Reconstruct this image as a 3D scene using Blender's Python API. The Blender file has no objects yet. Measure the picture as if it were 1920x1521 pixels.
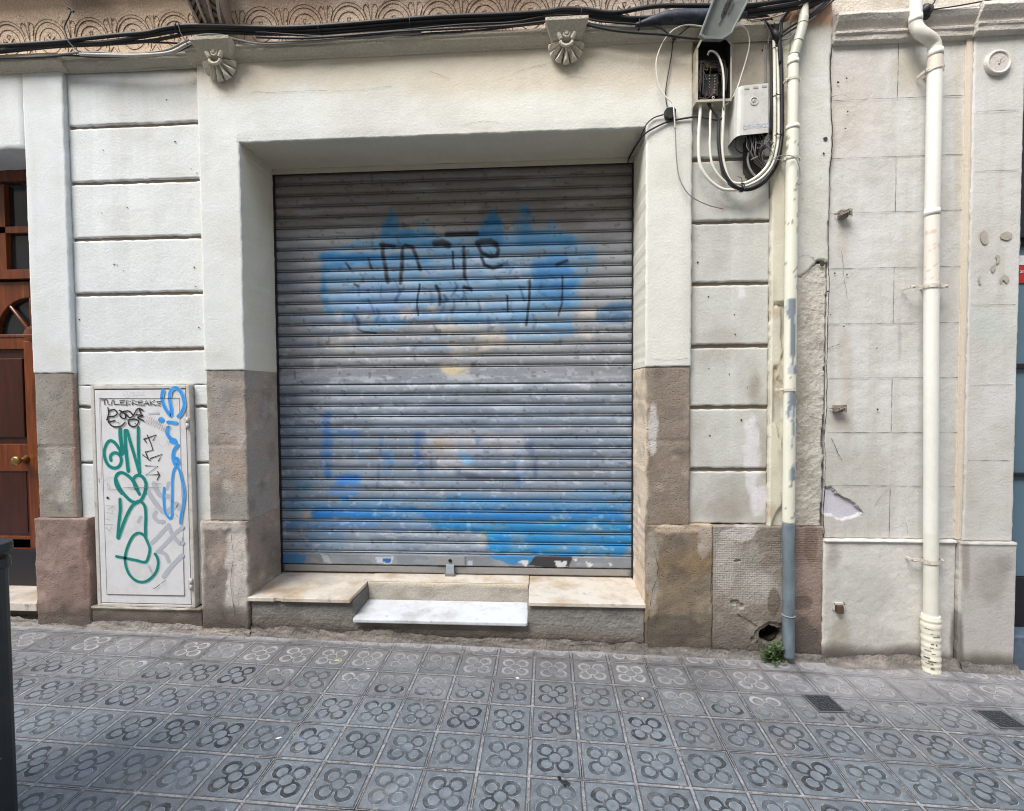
import bpy, math, random
import numpy as np
from mathutils import Vector
random.seed(7)
SC = bpy.context.scene
COL = SC.collection
# ------------------------------------------------------------------ camera
F, YAW, PIT, ROL, CD, CH = 891.2, math.radians(3.319), math.radians(1.790), math.radians(-.357), 2.673, 1.462
_f = np.array([-math.sin(YAW)*math.cos(PIT), math.cos(YAW)*math.cos(PIT), -math.sin(PIT)])
_r = np.array([math.cos(YAW), math.sin(YAW), 0.]); _u = np.cross(_r, _f)
CR = _r*math.cos(ROL)+_u*math.sin(ROL); CU = -_r*math.sin(ROL)+_u*math.cos(ROL); CF = _f
CP = np.array([0, -CD, CH])
def W(x, y, Y=0.0):
    """world point on the plane Y that was measured at survey pixel x, y"""
    d = CF+CR*(x-960)/F-CU*(y-760.5)/F; t = (Y-CP[1])/d[1]
    return tuple(CP+d*t)
def PX(X, Z, Y=0.0):
    dx, dy, dz = X-CP[0], Y-CP[1], Z-CP[2]
    z = dx*CF[0]+dy*CF[1]+dz*CF[2]
    return 960+F*(dx*CR[0]+dy*CR[1]+dz*CR[2])/z, 760.5-F*(dx*CU[0]+dy*CU[1]+dz*CU[2])/z
def gz(x, y=0.0): return -.0202*x+.0014*y
cam_d = bpy.data.cameras.new('camera'); cam = bpy.data.objects.new('camera', cam_d); COL.objects.link(cam)
cam_d.sensor_fit = 'HORIZONTAL'; cam_d.sensor_width = 36; cam_d.lens = 36*F/1920
cam_d.clip_start = .05; cam_d.clip_end = 500
from mathutils import Matrix
cam.matrix_world = Matrix(((CR[0], CU[0], -CF[0], CP[0]), (CR[1], CU[1], -CF[1], CP[1]), (CR[2], CU[2], -CF[2], CP[2]), (0, 0, 0, 1)))
SC.camera = cam
SC.render.resolution_x = 1024; SC.render.resolution_y = 811
# ------------------------------------------------------------------ colour + noise
def lin(c):
    c = np.asarray(c, float)/255.
    return np.where(c <= .04045, c/12.92, ((c+.055)/1.055)**2.4)
def vn(x, y, s=0):
    x = np.asarray(x, float); y = np.asarray(y, float)
    xi = np.floor(x).astype(np.int64); yi = np.floor(y).astype(np.int64); fx = x-xi; fy = y-yi
    fx = fx*fx*(3-2*fx); fy = fy*fy*(3-2*fy)
    def h(a, b):
        n = (a*374761393+b*668265263+s*974711+1442695) & 0xffffffff
        n = ((n ^ (n >> 13))*1274126177) & 0xffffffff
        return ((n ^ (n >> 16)) & 0xffff)/65535.
    a = h(xi, yi); b = h(xi+1, yi); c = h(xi, yi+1); d = h(xi+1, yi+1)
    return (a*(1-fx)+b*fx)*(1-fy)+(c*(1-fx)+d*fx)*fy
def fbm(x, y, o=4, s=0):
    t = 0; a = .5; n = 0
    for k in range(o):
        t = t+a*vn(x*2**k, y*2**k, s+k*17); n += a; a *= .5
    return t/n
def sst(a, b, x):
    t = np.clip((x-a)/(b-a), 0, 1); return t*t*(3-2*t)
def mixc(c, d, t):
    t = np.asarray(t)[..., None]; return c*(1-t)+np.asarray(d)*t
def inpoly(x, y, poly):
    r = np.zeros(np.shape(x), bool); n = len(poly)
    for k in range(n):
        x0, y0 = poly[k]; x1, y1 = poly[(k+1) % n]
        if y0 == y1: continue
        c = ((y0 > y) != (y1 > y)) & (x < (x1-x0)*(y-y0)/(y1-y0)+x0)
        r ^= c
    return r
def dseg(x, y, pts):
    d = np.full(np.shape(x), 1e9)
    for (x0, y0), (x1, y1) in zip(pts[:-1], pts[1:]):
        vx, vy = x1-x0, y1-y0; L = vx*vx+vy*vy+1e-9
        t = np.clip(((x-x0)*vx+(y-y0)*vy)/L, 0, 1)
        d = np.minimum(d, np.hypot(x-x0-t*vx, y-y0-t*vy))
    return d
# ------------------------------------------------------------------ mesh collector
class MB:
    def __init__(s): s.v = []; s.f = []; s.m = []; s.c = []; s.sm = []
    def add(s, v, f, mi=0, col=None, smooth=False):
        o = len(s.v); v = [tuple(map(float, p)) for p in v]; s.v += v
        s.f += [tuple(o+i for i in q) for q in f]; s.m += [mi]*len(f); s.sm += [smooth]*len(f)
        if col is None: s.c += [(.5, .5, .5)]*len(v)
        elif np.ndim(col) == 1: s.c += [tuple(col)]*len(v)
        else: s.c += [tuple(q) for q in col]
        return o
    def box(s, x0, x1, y0, y1, z0, z1, mi=0, col=None):
        v = [(x0, y0, z0), (x1, y0, z0), (x1, y1, z0), (x0, y1, z0), (x0, y0, z1), (x1, y0, z1), (x1, y1, z1), (x0, y1, z1)]
        s.add(v, [(0, 3, 2, 1), (4, 5, 6, 7), (0, 1, 5, 4), (1, 2, 6, 5), (2, 3, 7, 6), (3, 0, 4, 7)], mi, col); return s
    def prism(s, poly, y0, y1, mi=0, col=None):
        """poly in XZ (any winding), y0 front, y1 back"""
        a = sum(p[0]*q[1]-q[0]*p[1] for p, q in zip(poly, poly[1:]+poly[:1]))
        if a < 0: poly = poly[::-1]
        n = len(poly); v = [(x, y0, z) for x, z in poly]+[(x, y1, z) for x, z in poly]
        s.add(v, [tuple(range(n)), tuple(range(2*n-1, n-1, -1))]+[(i, n+i, n+(i+1) % n, (i+1) % n) for i in range(n)], mi, col); return s
    def extr(s, prof, x0, x1, mi=0, col=None, n=1, wob=0, smooth=False):
        """profile in YZ swept along X"""
        m = len(prof); v = []; f = []
        for k in range(n+1):
            x = x0+(x1-x0)*k/n
            for q, (y, z) in enumerate(prof):
                v.append((x, y+wob*(float(vn(x*9, q*.7, 3))-.5), z+wob*(float(vn(x*7, q*.7, 9))-.5)))
        for k in range(n):
            for i in range(m):
                j = (i+1) % m; f.append((k*m+i, k*m+j, (k+1)*m+j, (k+1)*m+i))
        f.append(tuple(range(m-1, -1, -1))); f.append(tuple(n*m+i for i in range(m)))
        s.add(v, f, mi, col, smooth); return s
    def tube(s, pts, r, n=8, mi=0, col=None, caps=True):
        P = [Vector(p) for p in pts]; m = len(P); v = []; f = []
        T = [(P[min(i+1, m-1)]-P[max(i-1, 0)]).normalized() for i in range(m)]
        up = Vector((0, 0, 1)) if abs(T[0].z) < .8 else Vector((0, 1, 0))
        N = T[0].cross(up).normalized()
        for i in range(m):
            N = (N-T[i]*N.dot(T[i])).normalized(); B = T[i].cross(N)
            rr = r[i] if hasattr(r, '__len__') else r
            for k in range(n):
                a = 2*math.pi*k/n; v.append(P[i]+(N*math.cos(a)+B*math.sin(a))*rr)
        for i in range(m-1):
            for k in range(n):
                k2 = (k+1) % n; f.append((i*n+k, i*n+k2, (i+1)*n+k2, (i+1)*n+k))
        if caps: f.append(tuple(range(n-1, -1, -1))); f.append(tuple((m-1)*n+k for k in range(n)))
        s.add(v, f, mi, col, True); return s
    def ring(s, c, R, r, mi=0, col=None, n=28, m=6, axis='y', sy=1.0, a0=0, a1=2*math.pi):
        pts = []
        full = abs(a1-a0-2*math.pi) < 1e-6
        for k in range(n+1):
            a = a0+(a1-a0)*k/n
            if axis == 'y': pts.append((c[0]+R*math.cos(a), c[1], c[2]+sy*R*math.sin(a)))
            elif axis == 'z': pts.append((c[0]+R*math.cos(a), c[1]+sy*R*math.sin(a), c[2]))
            else: pts.append((c[0], c[1]+R*math.cos(a), c[2]+sy*R*math.sin(a)))
        s.tube(pts, r, m, mi, col, not full); return s
    def ribbon(s, pts, w, Y, mi=0, col=None, rough=0.0):
        """flat stroke in the XZ plane at depth Y; pts in XZ"""
        n = len(pts); v = []; f = []
        for i in range(n):
            a = pts[max(i-1, 0)]; b = pts[min(i+1, n-1)]; dx, dz = b[0]-a[0], b[1]-a[1]; L = math.hypot(dx, dz)+1e-9
            ww = (w[i] if hasattr(w, '__len__') else w)*.5*(1+rough*(random.random()-.5))
            nx, nz = -dz/L*ww, dx/L*ww
            v += [(pts[i][0]+nx, Y, pts[i][1]+nz), (pts[i][0]-nx, Y, pts[i][1]-nz)]
        for i in range(n-1): f.append((2*i, 2*i+1, 2*i+3, 2*i+2))
        # face toward -Y
        a, b, c = Vector(v[0]), Vector(v[1]), Vector(v[3])
        if (b-a).cross(c-a).y > 0: f = [q[::-1] for q in f]
        s.add(v, f, mi, col); return s
    def disc(s, x, z, r, Y, mi=0, col=None, n=14, rz=None):
        rz = rz or r
        s.add([(x+r*math.cos(2*math.pi*k/n), Y, z+rz*math.sin(2*math.pi*k/n)) for k in range(n)], [tuple(range(n))], mi, col); return s
    def build(s, name, mats, parent=None, bevel=0, sub=0):
        me = bpy.data.meshes.new(name); me.from_pydata(s.v, [], s.f)
        if not isinstance(mats, (list, tuple)): mats = [mats]
        for m in mats: me.materials.append(m)
        me.polygons.foreach_set('material_index', s.m); me.polygons.foreach_set('use_smooth', s.sm)
        at = me.color_attributes.new('Col', 'FLOAT_COLOR', 'POINT')
        c = np.ones((len(s.v), 4), np.float32); c[:, :3] = np.array(s.c, np.float32)
        at.data.foreach_set('color', c.ravel()); me.update()
        o = bpy.data.objects.new(name, me); COL.objects.link(o)
        if parent: o.parent = parent
        if bevel:
            b = o.modifiers.new('bevel', 'BEVEL'); b.width = bevel; b.segments = 2; b.limit_method = 'ANGLE'; b.angle_limit = math.radians(40)
        return o
    def sheet(s, xs, zs, yf, yb, keep=None, disp=None, col=None, bev=.004, jit=.002, mi=0, steps=1, seed=1, sidecol=None):
        e_ = max(.003, bev*.9); xs = np.array(sorted(set(xs) | {xs[0]+e_, xs[-1]-e_})); zs = np.array(sorted(set(zs) | {zs[0]+e_, zs[-1]-e_})); nx, nz = len(xs), len(zs)
        X, Z = np.meshgrid(xs, zs, indexing='ij')
        cx = (X[:-1, :-1]+X[1:, 1:])/2; cz = (Z[:-1, :-1]+Z[1:, 1:])/2
        K = np.ones((nx-1, nz-1), bool) if keep is None else keep(cx, cz)
        E = []
        Kp = np.zeros((nx+1, nz+1), bool); Kp[1:-1, 1:-1] = K
        idx = np.arange(nx*nz).reshape(nx, nz)
        for i in range(nx):           # vertical edges at column i between rows
            a = Kp[i, 1:-1]; b = Kp[i+1, 1:-1]
            for j in np.nonzero(a & ~b)[0]: E.append((idx[i, j], idx[i, j+1]))   # right boundary going up
            for j in np.nonzero(b & ~a)[0]: E.append((idx[i, j+1], idx[i, j]))
        for j in range(nz):
            a = Kp[1:-1, j]; b = Kp[1:-1, j+1]
            for i in np.nonzero(b & ~a)[0]: E.append((idx[i, j], idx[i+1, j]))
            for i in np.nonzero(a & ~b)[0]: E.append((idx[i+1, j], idx[i, j]))
        bd = np.zeros(nx*nz, bool); 
        for a, b in E: bd[a] = True; bd[b] = True
        bd = bd.reshape(nx, nz)
        Y = np.full(X.shape, float(yf))
        if disp is not None: Y = Y+disp(X, Z)
        C = np.full(X.shape+(3,), .5) if col is None else col(X, Z)
        X2 = X+bd*jit*2*(vn(X*37, Z*37, seed)-.5); Z2 = Z+bd*jit*2*(vn(X*41, Z*43, seed+5)-.5)
        Y = Y+bd*bev*(.6+.8*vn(X*20, Z*20, seed+8))
        used = np.zeros((nx, nz), bool); ii, jj = np.nonzero(K)
        used[ii, jj] = used[ii+1, jj] = used[ii, jj+1] = used[ii+1, jj+1] = True
        new = np.cumsum(used.ravel())-1
        v = np.stack([X2, Y, Z2], -1).reshape(-1, 3)[used.ravel()]
        c = C.reshape(-1, 3)[used.ravel()]
        f = [(new[idx[i, j]], new[idx[i+1, j]], new[idx[i+1, j+1]], new[idx[i, j+1]]) for i, j in zip(ii, jj)]
        s.add(v, f, mi, c, True)
        # sides
        bl = sorted({a for e in E for a in e}); mp = {a: k for k, a in enumerate(bl)}; nb = len(bl)
        P = np.stack([X2, Y, Z2], -1).reshape(-1, 3)[bl]; CB = C.reshape(-1, 3)[bl]
        vs = []; cs = []
        for k in range(steps+1):
            t = k/steps; q = P.copy(); q[:, 1] = P[:, 1]*(1-t)+yb*t; vs.append(q)
            cc = CB if sidecol is None else sidecol(q, CB)
            cs.append(cc)
        f = []
        for k in range(steps):
            for a, b in E: f.append((k*nb+mp[b], k*nb+mp[a], (k+1)*nb+mp[a], (k+1)*nb+mp[b]))
        s.add(np.concatenate(vs), f, mi, np.concatenate(cs), False)
        return s
def rng(a, b, st, extra=()):
    n = max(2, int(round((b-a)/st))+1); q = list(np.linspace(a, b, n))
    for e in extra:
        k = int(np.argmin([abs(t-e) for t in q])); q[k] = e
    return sorted(set(q))
def crom(P, n=8):
    P = [np.array(p, float) for p in P]; out = []
    Q = [2*P[0]-P[1]]+P+[2*P[-1]-P[-2]]
    for i in range(1, len(Q)-2):
        for k in range(n):
            t = k/n; a, b, c, d = Q[i-1], Q[i], Q[i+1], Q[i+2]
            out.append(.5*((2*b)+(-a+c)*t+(2*a-5*b+4*c-d)*t*t+(-a+3*b-3*c+d)*t**3))
    out.append(P[-1]); return [tuple(p) for p in out]
def empty(name, loc, label=None, cat=None, group=None):
    o = bpy.data.objects.new(name, None); o.empty_display_size = .1; o.location = (0, 0, 0); COL.objects.link(o)
    # children are modelled in world coordinates: the base point is stored through an offset parent inverse
    o.location = loc
    if label: o['label'] = label; o['category'] = cat
    if group: o['group'] = group
    return o
def tag(o, label, cat, group=None):
    o['label'] = label; o['category'] = cat
    if group: o['group'] = group
    return o
def adopt(root):
    """children keep their world place although the root stands at its base point"""
    bpy.context.view_layer.update()
    for ch in root.children: ch.matrix_parent_inverse = Matrix.Translation(-root.location)
def struct(o): o['kind'] = 'structure'; return o
# ------------------------------------------------------------------ shader helpers
class N:
    def __init__(s, name):
        s.mat = bpy.data.materials.new(name); s.mat.use_nodes = True; s.t = s.mat.node_tree; s.t.nodes.clear()
        s.out = s.t.nodes.new('ShaderNodeOutputMaterial'); s.b = s.t.nodes.new('ShaderNodeBsdfPrincipled')
        s.t.links.new(s.b.outputs[0], s.out.inputs[0])
        s.tc = s.t.nodes.new('ShaderNodeTexCoord')
    def inp(s, sock, v):
        if hasattr(v, 'is_linked') or isinstance(v, bpy.types.NodeSocket): s.t.links.new(v, sock)
        else: sock.default_value = v
    def m(s, op, a, b=0.0, c=None):
        n = s.t.nodes.new('ShaderNodeMath'); n.operation = op; s.inp(n.inputs[0], a); s.inp(n.inputs[1], b)
        if c is not None: s.inp(n.inputs[2], c)
        return n.outputs[0]
    def obj(s): return s.tc.outputs['Object']
    def sep(s, v):
        n = s.t.nodes.new('ShaderNodeSeparateXYZ'); s.inp(n.inputs[0], v); return n.outputs
    def comb(s, x, y, z=0.0):
        n = s.t.nodes.new('ShaderNodeCombineXYZ'); s.inp(n.inputs[0], x); s.inp(n.inputs[1], y); s.inp(n.inputs[2], z); return n.outputs[0]
    def noise(s, scale, detail=4, rough=.6, vec=None, col=False, dist=0):
        n = s.t.nodes.new('ShaderNodeTexNoise'); n.inputs['Scale'].default_value = scale; n.inputs['Detail'].default_value = detail
        n.inputs['Roughness'].default_value = rough; n.inputs['Distortion'].default_value = dist
        s.inp(n.inputs['Vector'], vec if vec is not None else s.obj()); return n.outputs['Color' if col else 'Fac']
    def vor(s, scale, vec=None, feat='F1', rand=1.0):
        n = s.t.nodes.new('ShaderNodeTexVoronoi'); n.feature = feat; n.inputs['Scale'].default_value = scale
        n.inputs['Randomness'].default_value = rand
        s.inp(n.inputs['Vector'], vec if vec is not None else s.obj()); return n.outputs['Distance']
    def map(s, v, a, b, c=0.0, d=1.0, smooth=False):
        n = s.t.nodes.new('ShaderNodeMapRange'); n.clamp = True
        if smooth: n.interpolation_type = 'SMOOTHSTEP'
        s.inp(n.inputs[0], v)
        for k, q in enumerate((a, b, c, d)): s.inp(n.inputs[1+k], q)
        return n.outputs[0]
    def rgb(s, c): 
        n = s.t.nodes.new('ShaderNodeRGB'); n.outputs[0].default_value = (*lin(c), 1); return n.outputs[0]
    def mix(s, a, b, t, mode='MIX'):
        n = s.t.nodes.new('ShaderNodeMix'); n.data_type = 'RGBA'; n.blend_type = mode
        s.inp(n.inputs[0], t); s.inp(n.inputs[6], a); s.inp(n.inputs[7], b); return n.outputs[2]
    def attr(s, nm='Col'):
        n = s.t.nodes.new('ShaderNodeAttribute'); n.attribute_name = nm; return n.outputs['Color']
    def bump(s, h, st=.5, d=.01, nrm=None):
        n = s.t.nodes.new('ShaderNodeBump'); n.inputs['Strength'].default_value = st; n.inputs['Distance'].default_value = d
        s.inp(n.inputs['Height'], h)
        if nrm is not None: s.inp(n.inputs['Normal'], nrm)
        return n.outputs[0]
    def done(s, base, rough=.8, nrm=None, metal=0.0, spec=None):
        s.inp(s.b.inputs['Base Color'], base); s.inp(s.b.inputs['Roughness'], rough); s.inp(s.b.inputs['Metallic'], metal)
        if nrm is not None: s.inp(s.b.inputs['Normal'], nrm)
        if spec is not None: s.b.inputs['Specular IOR Level'].default_value = spec
        return s.mat
def m_attr(name, rough=.85, var=.12, fine=180, bumps=((25, .25, .006), (160, .35, .002)), pits=0, speck=0, waffle=0):
    n = N(name); c = n.attr()
    v = n.noise(fine, 2, .7); c = n.mix(c, n.comb(*(n.map(v, .2, .8, 1-var, 1+var),)*3), 1.0, 'MULTIPLY')
    v2 = n.noise(6, 4, .65); c = n.mix(c, n.comb(n.map(v2, .3, .7, .95, 1.03), n.map(v2, .3, .7, .95, 1.03), n.map(v2, .3, .7, .93, 1.035)), 1.0, 'MULTIPLY')
    if speck:
        d = n.vor(90); t = n.map(d, .04, .12, speck, 0); t2 = n.map(n.noise(11, 2), .6, .68, 0, 1)
        c = n.mix(c, n.rgb((60, 55, 50)), n.m('MULTIPLY', t, t2))
    nr = None
    for sc, st, di in bumps:
        nr = n.bump(n.noise(sc, 3 if sc < 30 else 2, .65), st, di, nr)
    if pits:
        d = n.vor(70, feat='F1'); h = n.map(d, .1, .35, 0, 1); g = n.map(n.noise(25, 3), .42, .6, 1, 0)
        h = n.m('MAXIMUM', h, g); nr = n.bump(h, pits, .006, nr)
        c = n.mix(c, n.rgb((70, 62, 55)), n.map(h, 0, .6, .45, 0))
    return n.done(c, rough, nr)
def m_flat(name, c, rough=.6, metal=0.0, var=.1, sc=40, bump=0.0, dirt=None, dirt_amt=.5, dsc=9, spec=None):
    n = N(name); b = n.rgb(c); v = n.noise(sc, 5, .65)
    k = n.map(v, .25, .75, 1-var, 1+var); b = n.mix(b, n.comb(k, k, k), 1.0, 'MULTIPLY')
    if dirt: b = n.mix(b, n.rgb(dirt), n.map(n.noise(dsc, 6, .7), .48, .72, 0, dirt_amt))
    nr = n.bump(n.noise(sc*2, 4), bump, .002) if bump else None
    return n.done(b, rough, nr, metal, spec)
M_plaster = m_attr('painted_plaster', .85, .09, 110, ((14, .25, .008), (80, .5, .0035)), speck=.5)
M_rough = m_attr('rough_render', .92, .2, 110, ((22, .5, .01), (75, .8, .006)))
M_stone = m_attr('pitted_stone', .9, .26, 110, ((18, .3, .008), (90, .5, .003)), pits=.55)
M_mort = m_attr('old_mortar', .95, .3, 70, ((14, .8, .02), (60, 1.0, .008)))
M_crack = m_flat('crack_shadow_dirt', (58, 50, 44), .95, var=.3)
M_shut = m_attr('painted_steel_slats', .62, .1, 60, ((30, .12, .003), (120, .15, .001)))
M_white = m_flat('white_enamel', (214, 214, 216), .45, var=.03, sc=20, bump=.05, dirt=(170, 165, 158), dirt_amt=.35)
M_greypl = m_flat('grey_plastic_paint', (197, 196, 190), .5, var=.03, dirt=(150, 142, 130), dirt_amt=.6, dsc=14)
M_cream = m_flat('cream_pipe_paint', (218, 215, 204), .42, var=.03, sc=20, dirt=(190, 184, 165), dirt_amt=.5)
M_black = m_flat('black_rubber', (25, 25, 28), .55, var=.2)
M_blackd = m_flat('dusty_black_rubber', (48, 46, 48), .7, var=.35, sc=60)
M_greycab = m_flat('grey_cable', (128, 128, 126), .6, var=.1)
M_whitecab = m_flat('white_cable', (216, 213, 202), .5, var=.05)
M_zinc = m_flat('galvanised_steel', (112, 122, 128), .45, .35, var=.12, sc=18, dirt=(80, 84, 88), dirt_amt=.7)
M_rust = m_flat('rusty_steel', (92, 70, 55), .85, .2, var=.4, sc=70, bump=.4)
M_marble = None
def marble(name, base, stain, amt):
    n = N(name); b = n.rgb(base)
    v = n.noise(7, 8, .7, dist=1.2); b = n.mix(b, n.rgb((176, 170, 162)), n.map(v, .5, .62, 0, .35))
    b = n.mix(b, n.rgb(stain), n.map(n.noise(5, 5, .7), .45, .7, 0, amt))
    b = n.mix(b, n.rgb((95, 85, 75)), n.map(n.noise(14, 6, .8), .60, .70, 0, .55)); b = n.mix(b, n.rgb((120, 112, 102)), n.map(n.noise(3.5, 5, .75), .52, .7, 0, .4))
    return n.done(b, .35, n.bump(n.noise(40, 4), .08, .002))
M_marble = marble('worn_marble', (206, 198, 186), (164, 138, 102), .85)
M_marble2 = marble('white_marble', (206, 211, 216), (176, 174, 172), .6)
def wood():
    n = N('varnished_wood'); s = n.sep(n.obj()); v = n.comb(n.m('MULTIPLY', s[0], 14), n.m('MULTIPLY', s[1], 14), n.m('MULTIPLY', s[2], 1.2))
    g = n.noise(3, 6, .7, v, dist=.6); b = n.mix(n.rgb((66, 31, 16)), n.rgb((128, 66, 31)), n.map(g, .3, .7))
    return n.done(b, .32, n.bump(g, .1, .002))
M_wood = wood()
def wood2():
    n = N('dark_varnished_wood'); s = n.sep(n.obj()); v = n.comb(n.m('MULTIPLY', s[0], 14), n.m('MULTIPLY', s[1], 14), n.m('MULTIPLY', s[2], 1.2))
    g = n.noise(3, 6, .7, v, dist=.6); b = n.mix(n.rgb((40, 19, 13)), n.rgb((74, 34, 21)), n.map(g, .3, .7))
    return n.done(b, .3, n.bump(g, .1, .002))
M_wood2 = wood2()
M_brass = m_flat('brass', (168, 140, 92), .3, .9, var=.1)
M_darkglass = m_flat('dark_glass', (30, 33, 36), .12, var=.05)
M_frost = m_flat('frosted_glass', (92, 116, 132), .3, var=.05, sc=5)
M_darkmetal = m_flat('dark_metal', (38, 36, 42), .5, .3)
M_bin = m_flat('dark_green_plastic', (30, 36, 40), .5, var=.12, sc=12, dirt=(58, 62, 64), dirt_amt=.4)
M_slab = m_flat('blue_grey_stone', (78, 92, 108), .7, var=.25, sc=30, bump=.3)
M_bakel = m_flat('black_bakelite', (34, 32, 30), .6, var=.4, sc=60, dirt=(80, 72, 60), dirt_amt=.5)
M_lid = m_flat('grey_green_lid', (104, 110, 106), .5, var=.08, sc=15, dirt=(70, 70, 64), dirt_amt=.4)
M_tealp = m_flat('teal_spray', (0, 118, 112), .5, var=.1, sc=30, dirt=(40, 150, 140), dirt_amt=.5, dsc=25)
M_bluep = m_flat('blue_spray', (46, 142, 220), .5, var=.1, sc=30, dirt=(110, 180, 230), dirt_amt=.5, dsc=25)
M_blkp = m_flat('black_marker', (28, 26, 28), .5, var=.2, dirt=(90, 86, 88), dirt_amt=.8, dsc=40)
M_gryp = m_flat('grey_buffed_paint', (176, 178, 188), .55, var=.05)
M_brnp = m_flat('faint_brown_marker', (128, 112, 108), .6, var=.15)
M_redst = m_flat('red_sticker', (176, 40, 48), .4)
M_leaf = None
exec_order = 0
#@@PART2
# ================================================================== GROUND
def pavement_mat():
    n = N('flower_tile_pavement'); s = n.sep(n.obj()); th = math.radians(-.903)
    i = n.m('ADD', n.m('MULTIPLY', s[0], math.cos(th)), n.m('MULTIPLY', s[1], math.sin(th)))
    j = n.m('SUBTRACT', n.m('MULTIPLY', s[1], math.cos(th)), n.m('MULTIPLY', s[0], math.sin(th)))
    wob = n.noise(2.5, 3); 
    i = n.m('ADD', i, n.m('MULTIPLY', n.m('SUBTRACT', n.noise(9, 3), .5), .006)); j = n.m('ADD', j, n.m('MULTIPLY', n.m('SUBTRACT', n.noise(9.3, 3, vec=n.comb(s[1], s[0], .3)), .5), .006))
    u = n.m('DIVIDE', n.m('ADD', i, .031), .2); v = n.m('DIVIDE', n.m('ADD', j, .114), .2)
    cu = n.m('FLOOR', u); cv = n.m('FLOOR', v); fu = n.m('SUBTRACT', n.m('SUBTRACT', u, cu), .5); fv = n.m('SUBTRACT', n.m('SUBTRACT', v, cv), .5)
    def wn(k):
        w = n.t.nodes.new('ShaderNodeTexWhiteNoise'); w.noise_dimensions = '3D'; n.inp(w.inputs['Vector'], n.comb(cu, cv, k)); return w.outputs['Value']
    r1, r2, r3, r4 = wn(1.5), wn(2.5), wn(3.5), wn(4.5)
    fu0, fv0 = fu, fv
    fu = n.m('MULTIPLY', fu0, .93); fv = n.m('MULTIPLY', fv0, .93)
    au = n.m('ABSOLUTE', n.m('ADD', fu, n.m('MULTIPLY', n.m('SUBTRACT', r2, .5), .012))); av = n.m('ABSOLUTE', n.m('ADD', fv, n.m('MULTIPLY', n.m('SUBTRACT', r3, .5), .012)))
    edge = n.m('MAXIMUM', n.m('ABSOLUTE', fu0), n.m('ABSOLUTE', fv0))
    fine = n.noise(160, 4, .7); med = n.noise(28, 5, .7); big = n.noise(2.2, 4, .6)
    joint = n.map(n.m('ADD', edge, n.m('MULTIPLY', n.m('SUBTRACT', med, .5), .03)), .470, .480)      # mortar
    jdark = n.m('MULTIPLY', n.map(edge, .488, .494), n.map(n.noise(5, 3), .5, .62))                       # open crack in the mortar
    rim = n.m('MULTIPLY', n.map(edge, .444, .458), n.map(edge, .476, .466))
    # rosette
    dc = n.m('SQRT', n.m('ADD', n.m('MULTIPLY', au, au), n.m('MULTIPLY', av, av)))
    pu = n.m('SUBTRACT', au, .166); pv = n.m('SUBTRACT', av, .166)
    dp = n.m('SQRT', n.m('ADD', n.m('MULTIPLY', pu, pu), n.m('MULTIPLY', pv, pv)))
    jit = n.m('MULTIPLY', n.m('SUBTRACT', n.noise(60, 3, .75), .5), .038)
    ringc = n.m('ABSOLUTE', n.m('ADD', n.m('SUBTRACT', dc, .128), jit))
    gc = n.map(ringc, .014, .025, 1, 0, True)
    wid = n.map(n.m('ADD', pu, pv), -.12, .16, .012, .033)
    ringp = n.m('ABSOLUTE', n.m('ADD', n.m('SUBTRACT', dp, .128), jit))
    gp = n.m('SUBTRACT', 1.0, n.map(ringp, wid, n.m('ADD', wid, .012), 0, 1, True))
    gp = n.m('MULTIPLY', gp, n.map(dc, .122, .135))
    g = n.m('MAXIMUM', gc, gp)
    # wear of the individual tile
    wear = n.m('MULTIPLY', n.map(r1, 0, 1, .55, 1.0), n.map(n.noise(13, 4, .7), .36, .54, .3, 1))
    # groove filling: pale near the wall, dark elsewhere
    wallw = n.m('ADD', n.map(s[1], -.62, -.22, -.25, .95), n.m('MULTIPLY', n.m('SUBTRACT', r4, .5), .8))
    wallw = n.m('ADD', wallw, n.map(s[0], .1, .9, -.12, .12))
    light = n.map(wallw, .35, .75, 0, 1)
    c0 = n.mix(n.rgb((87, 94, 101)), n.rgb((121, 128, 134)), n.map(med, .3, .7))
    c0 = n.mix(c0, n.rgb((112, 108, 106)), n.map(s[1], -.75, -.1, 0, .75))
    k = n.map(r2, 0, 1, .88, 1.1); c0 = n.mix(c0, n.comb(k, k, k), 1.0, 'MULTIPLY')
    c0 = n.mix(c0, n.rgb((160, 166, 170)), n.m('MULTIPLY', n.map(fine, .56, .72), .4))
    c0 = n.mix(c0, n.rgb((64, 68, 74)), n.m('MULTIPLY', n.map(n.noise(75, 5, .8), .56, .7), .5))
    cg = n.mix(n.rgb((36, 40, 45)), n.rgb((176, 170, 166)), light)
    cg = n.mix(cg, n.rgb((120, 110, 106)), n.map(n.noise(40, 3), .5, .7, 0, .5))
    inn_ = n.m('MAXIMUM', n.map(dc, .10, .115, 1, 0), n.map(dp, .09, .11, 1, 0))
    c0 = n.mix(c0, n.rgb((140, 151, 158)), n.m('MULTIPLY', inn_, n.map(n.noise(22, 3, .6), .35, .65, .0, .24)))
    col = n.mix(c0, cg, n.m('MULTIPLY', n.m('MULTIPLY', g, wear), n.map(light, 0, 1, 1.0, .9)))
    # pale worn petals' inside edge
    ped = n.m('MULTIPLY', n.m('MULTIPLY', n.map(n.m('ABSOLUTE', n.m('SUBTRACT', ringp, n.m('ADD', wid, .014))), .003, .008, 1, 0), n.map(dc, .125, .14)), n.map(n.noise(30, 3), .5, .6))
    col = n.mix(col, n.rgb((168, 174, 180)), n.m('MULTIPLY', ped, .7))
    mort = n.mix(n.rgb((112, 111, 112)), n.rgb((168, 166, 167)), n.map(n.noise(60, 4, .7), .35, .65))
    mort = n.mix(mort, n.rgb((88, 84, 82)), n.map(n.noise(33, 4, .75), .55, .68, 0, .8))
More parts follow.
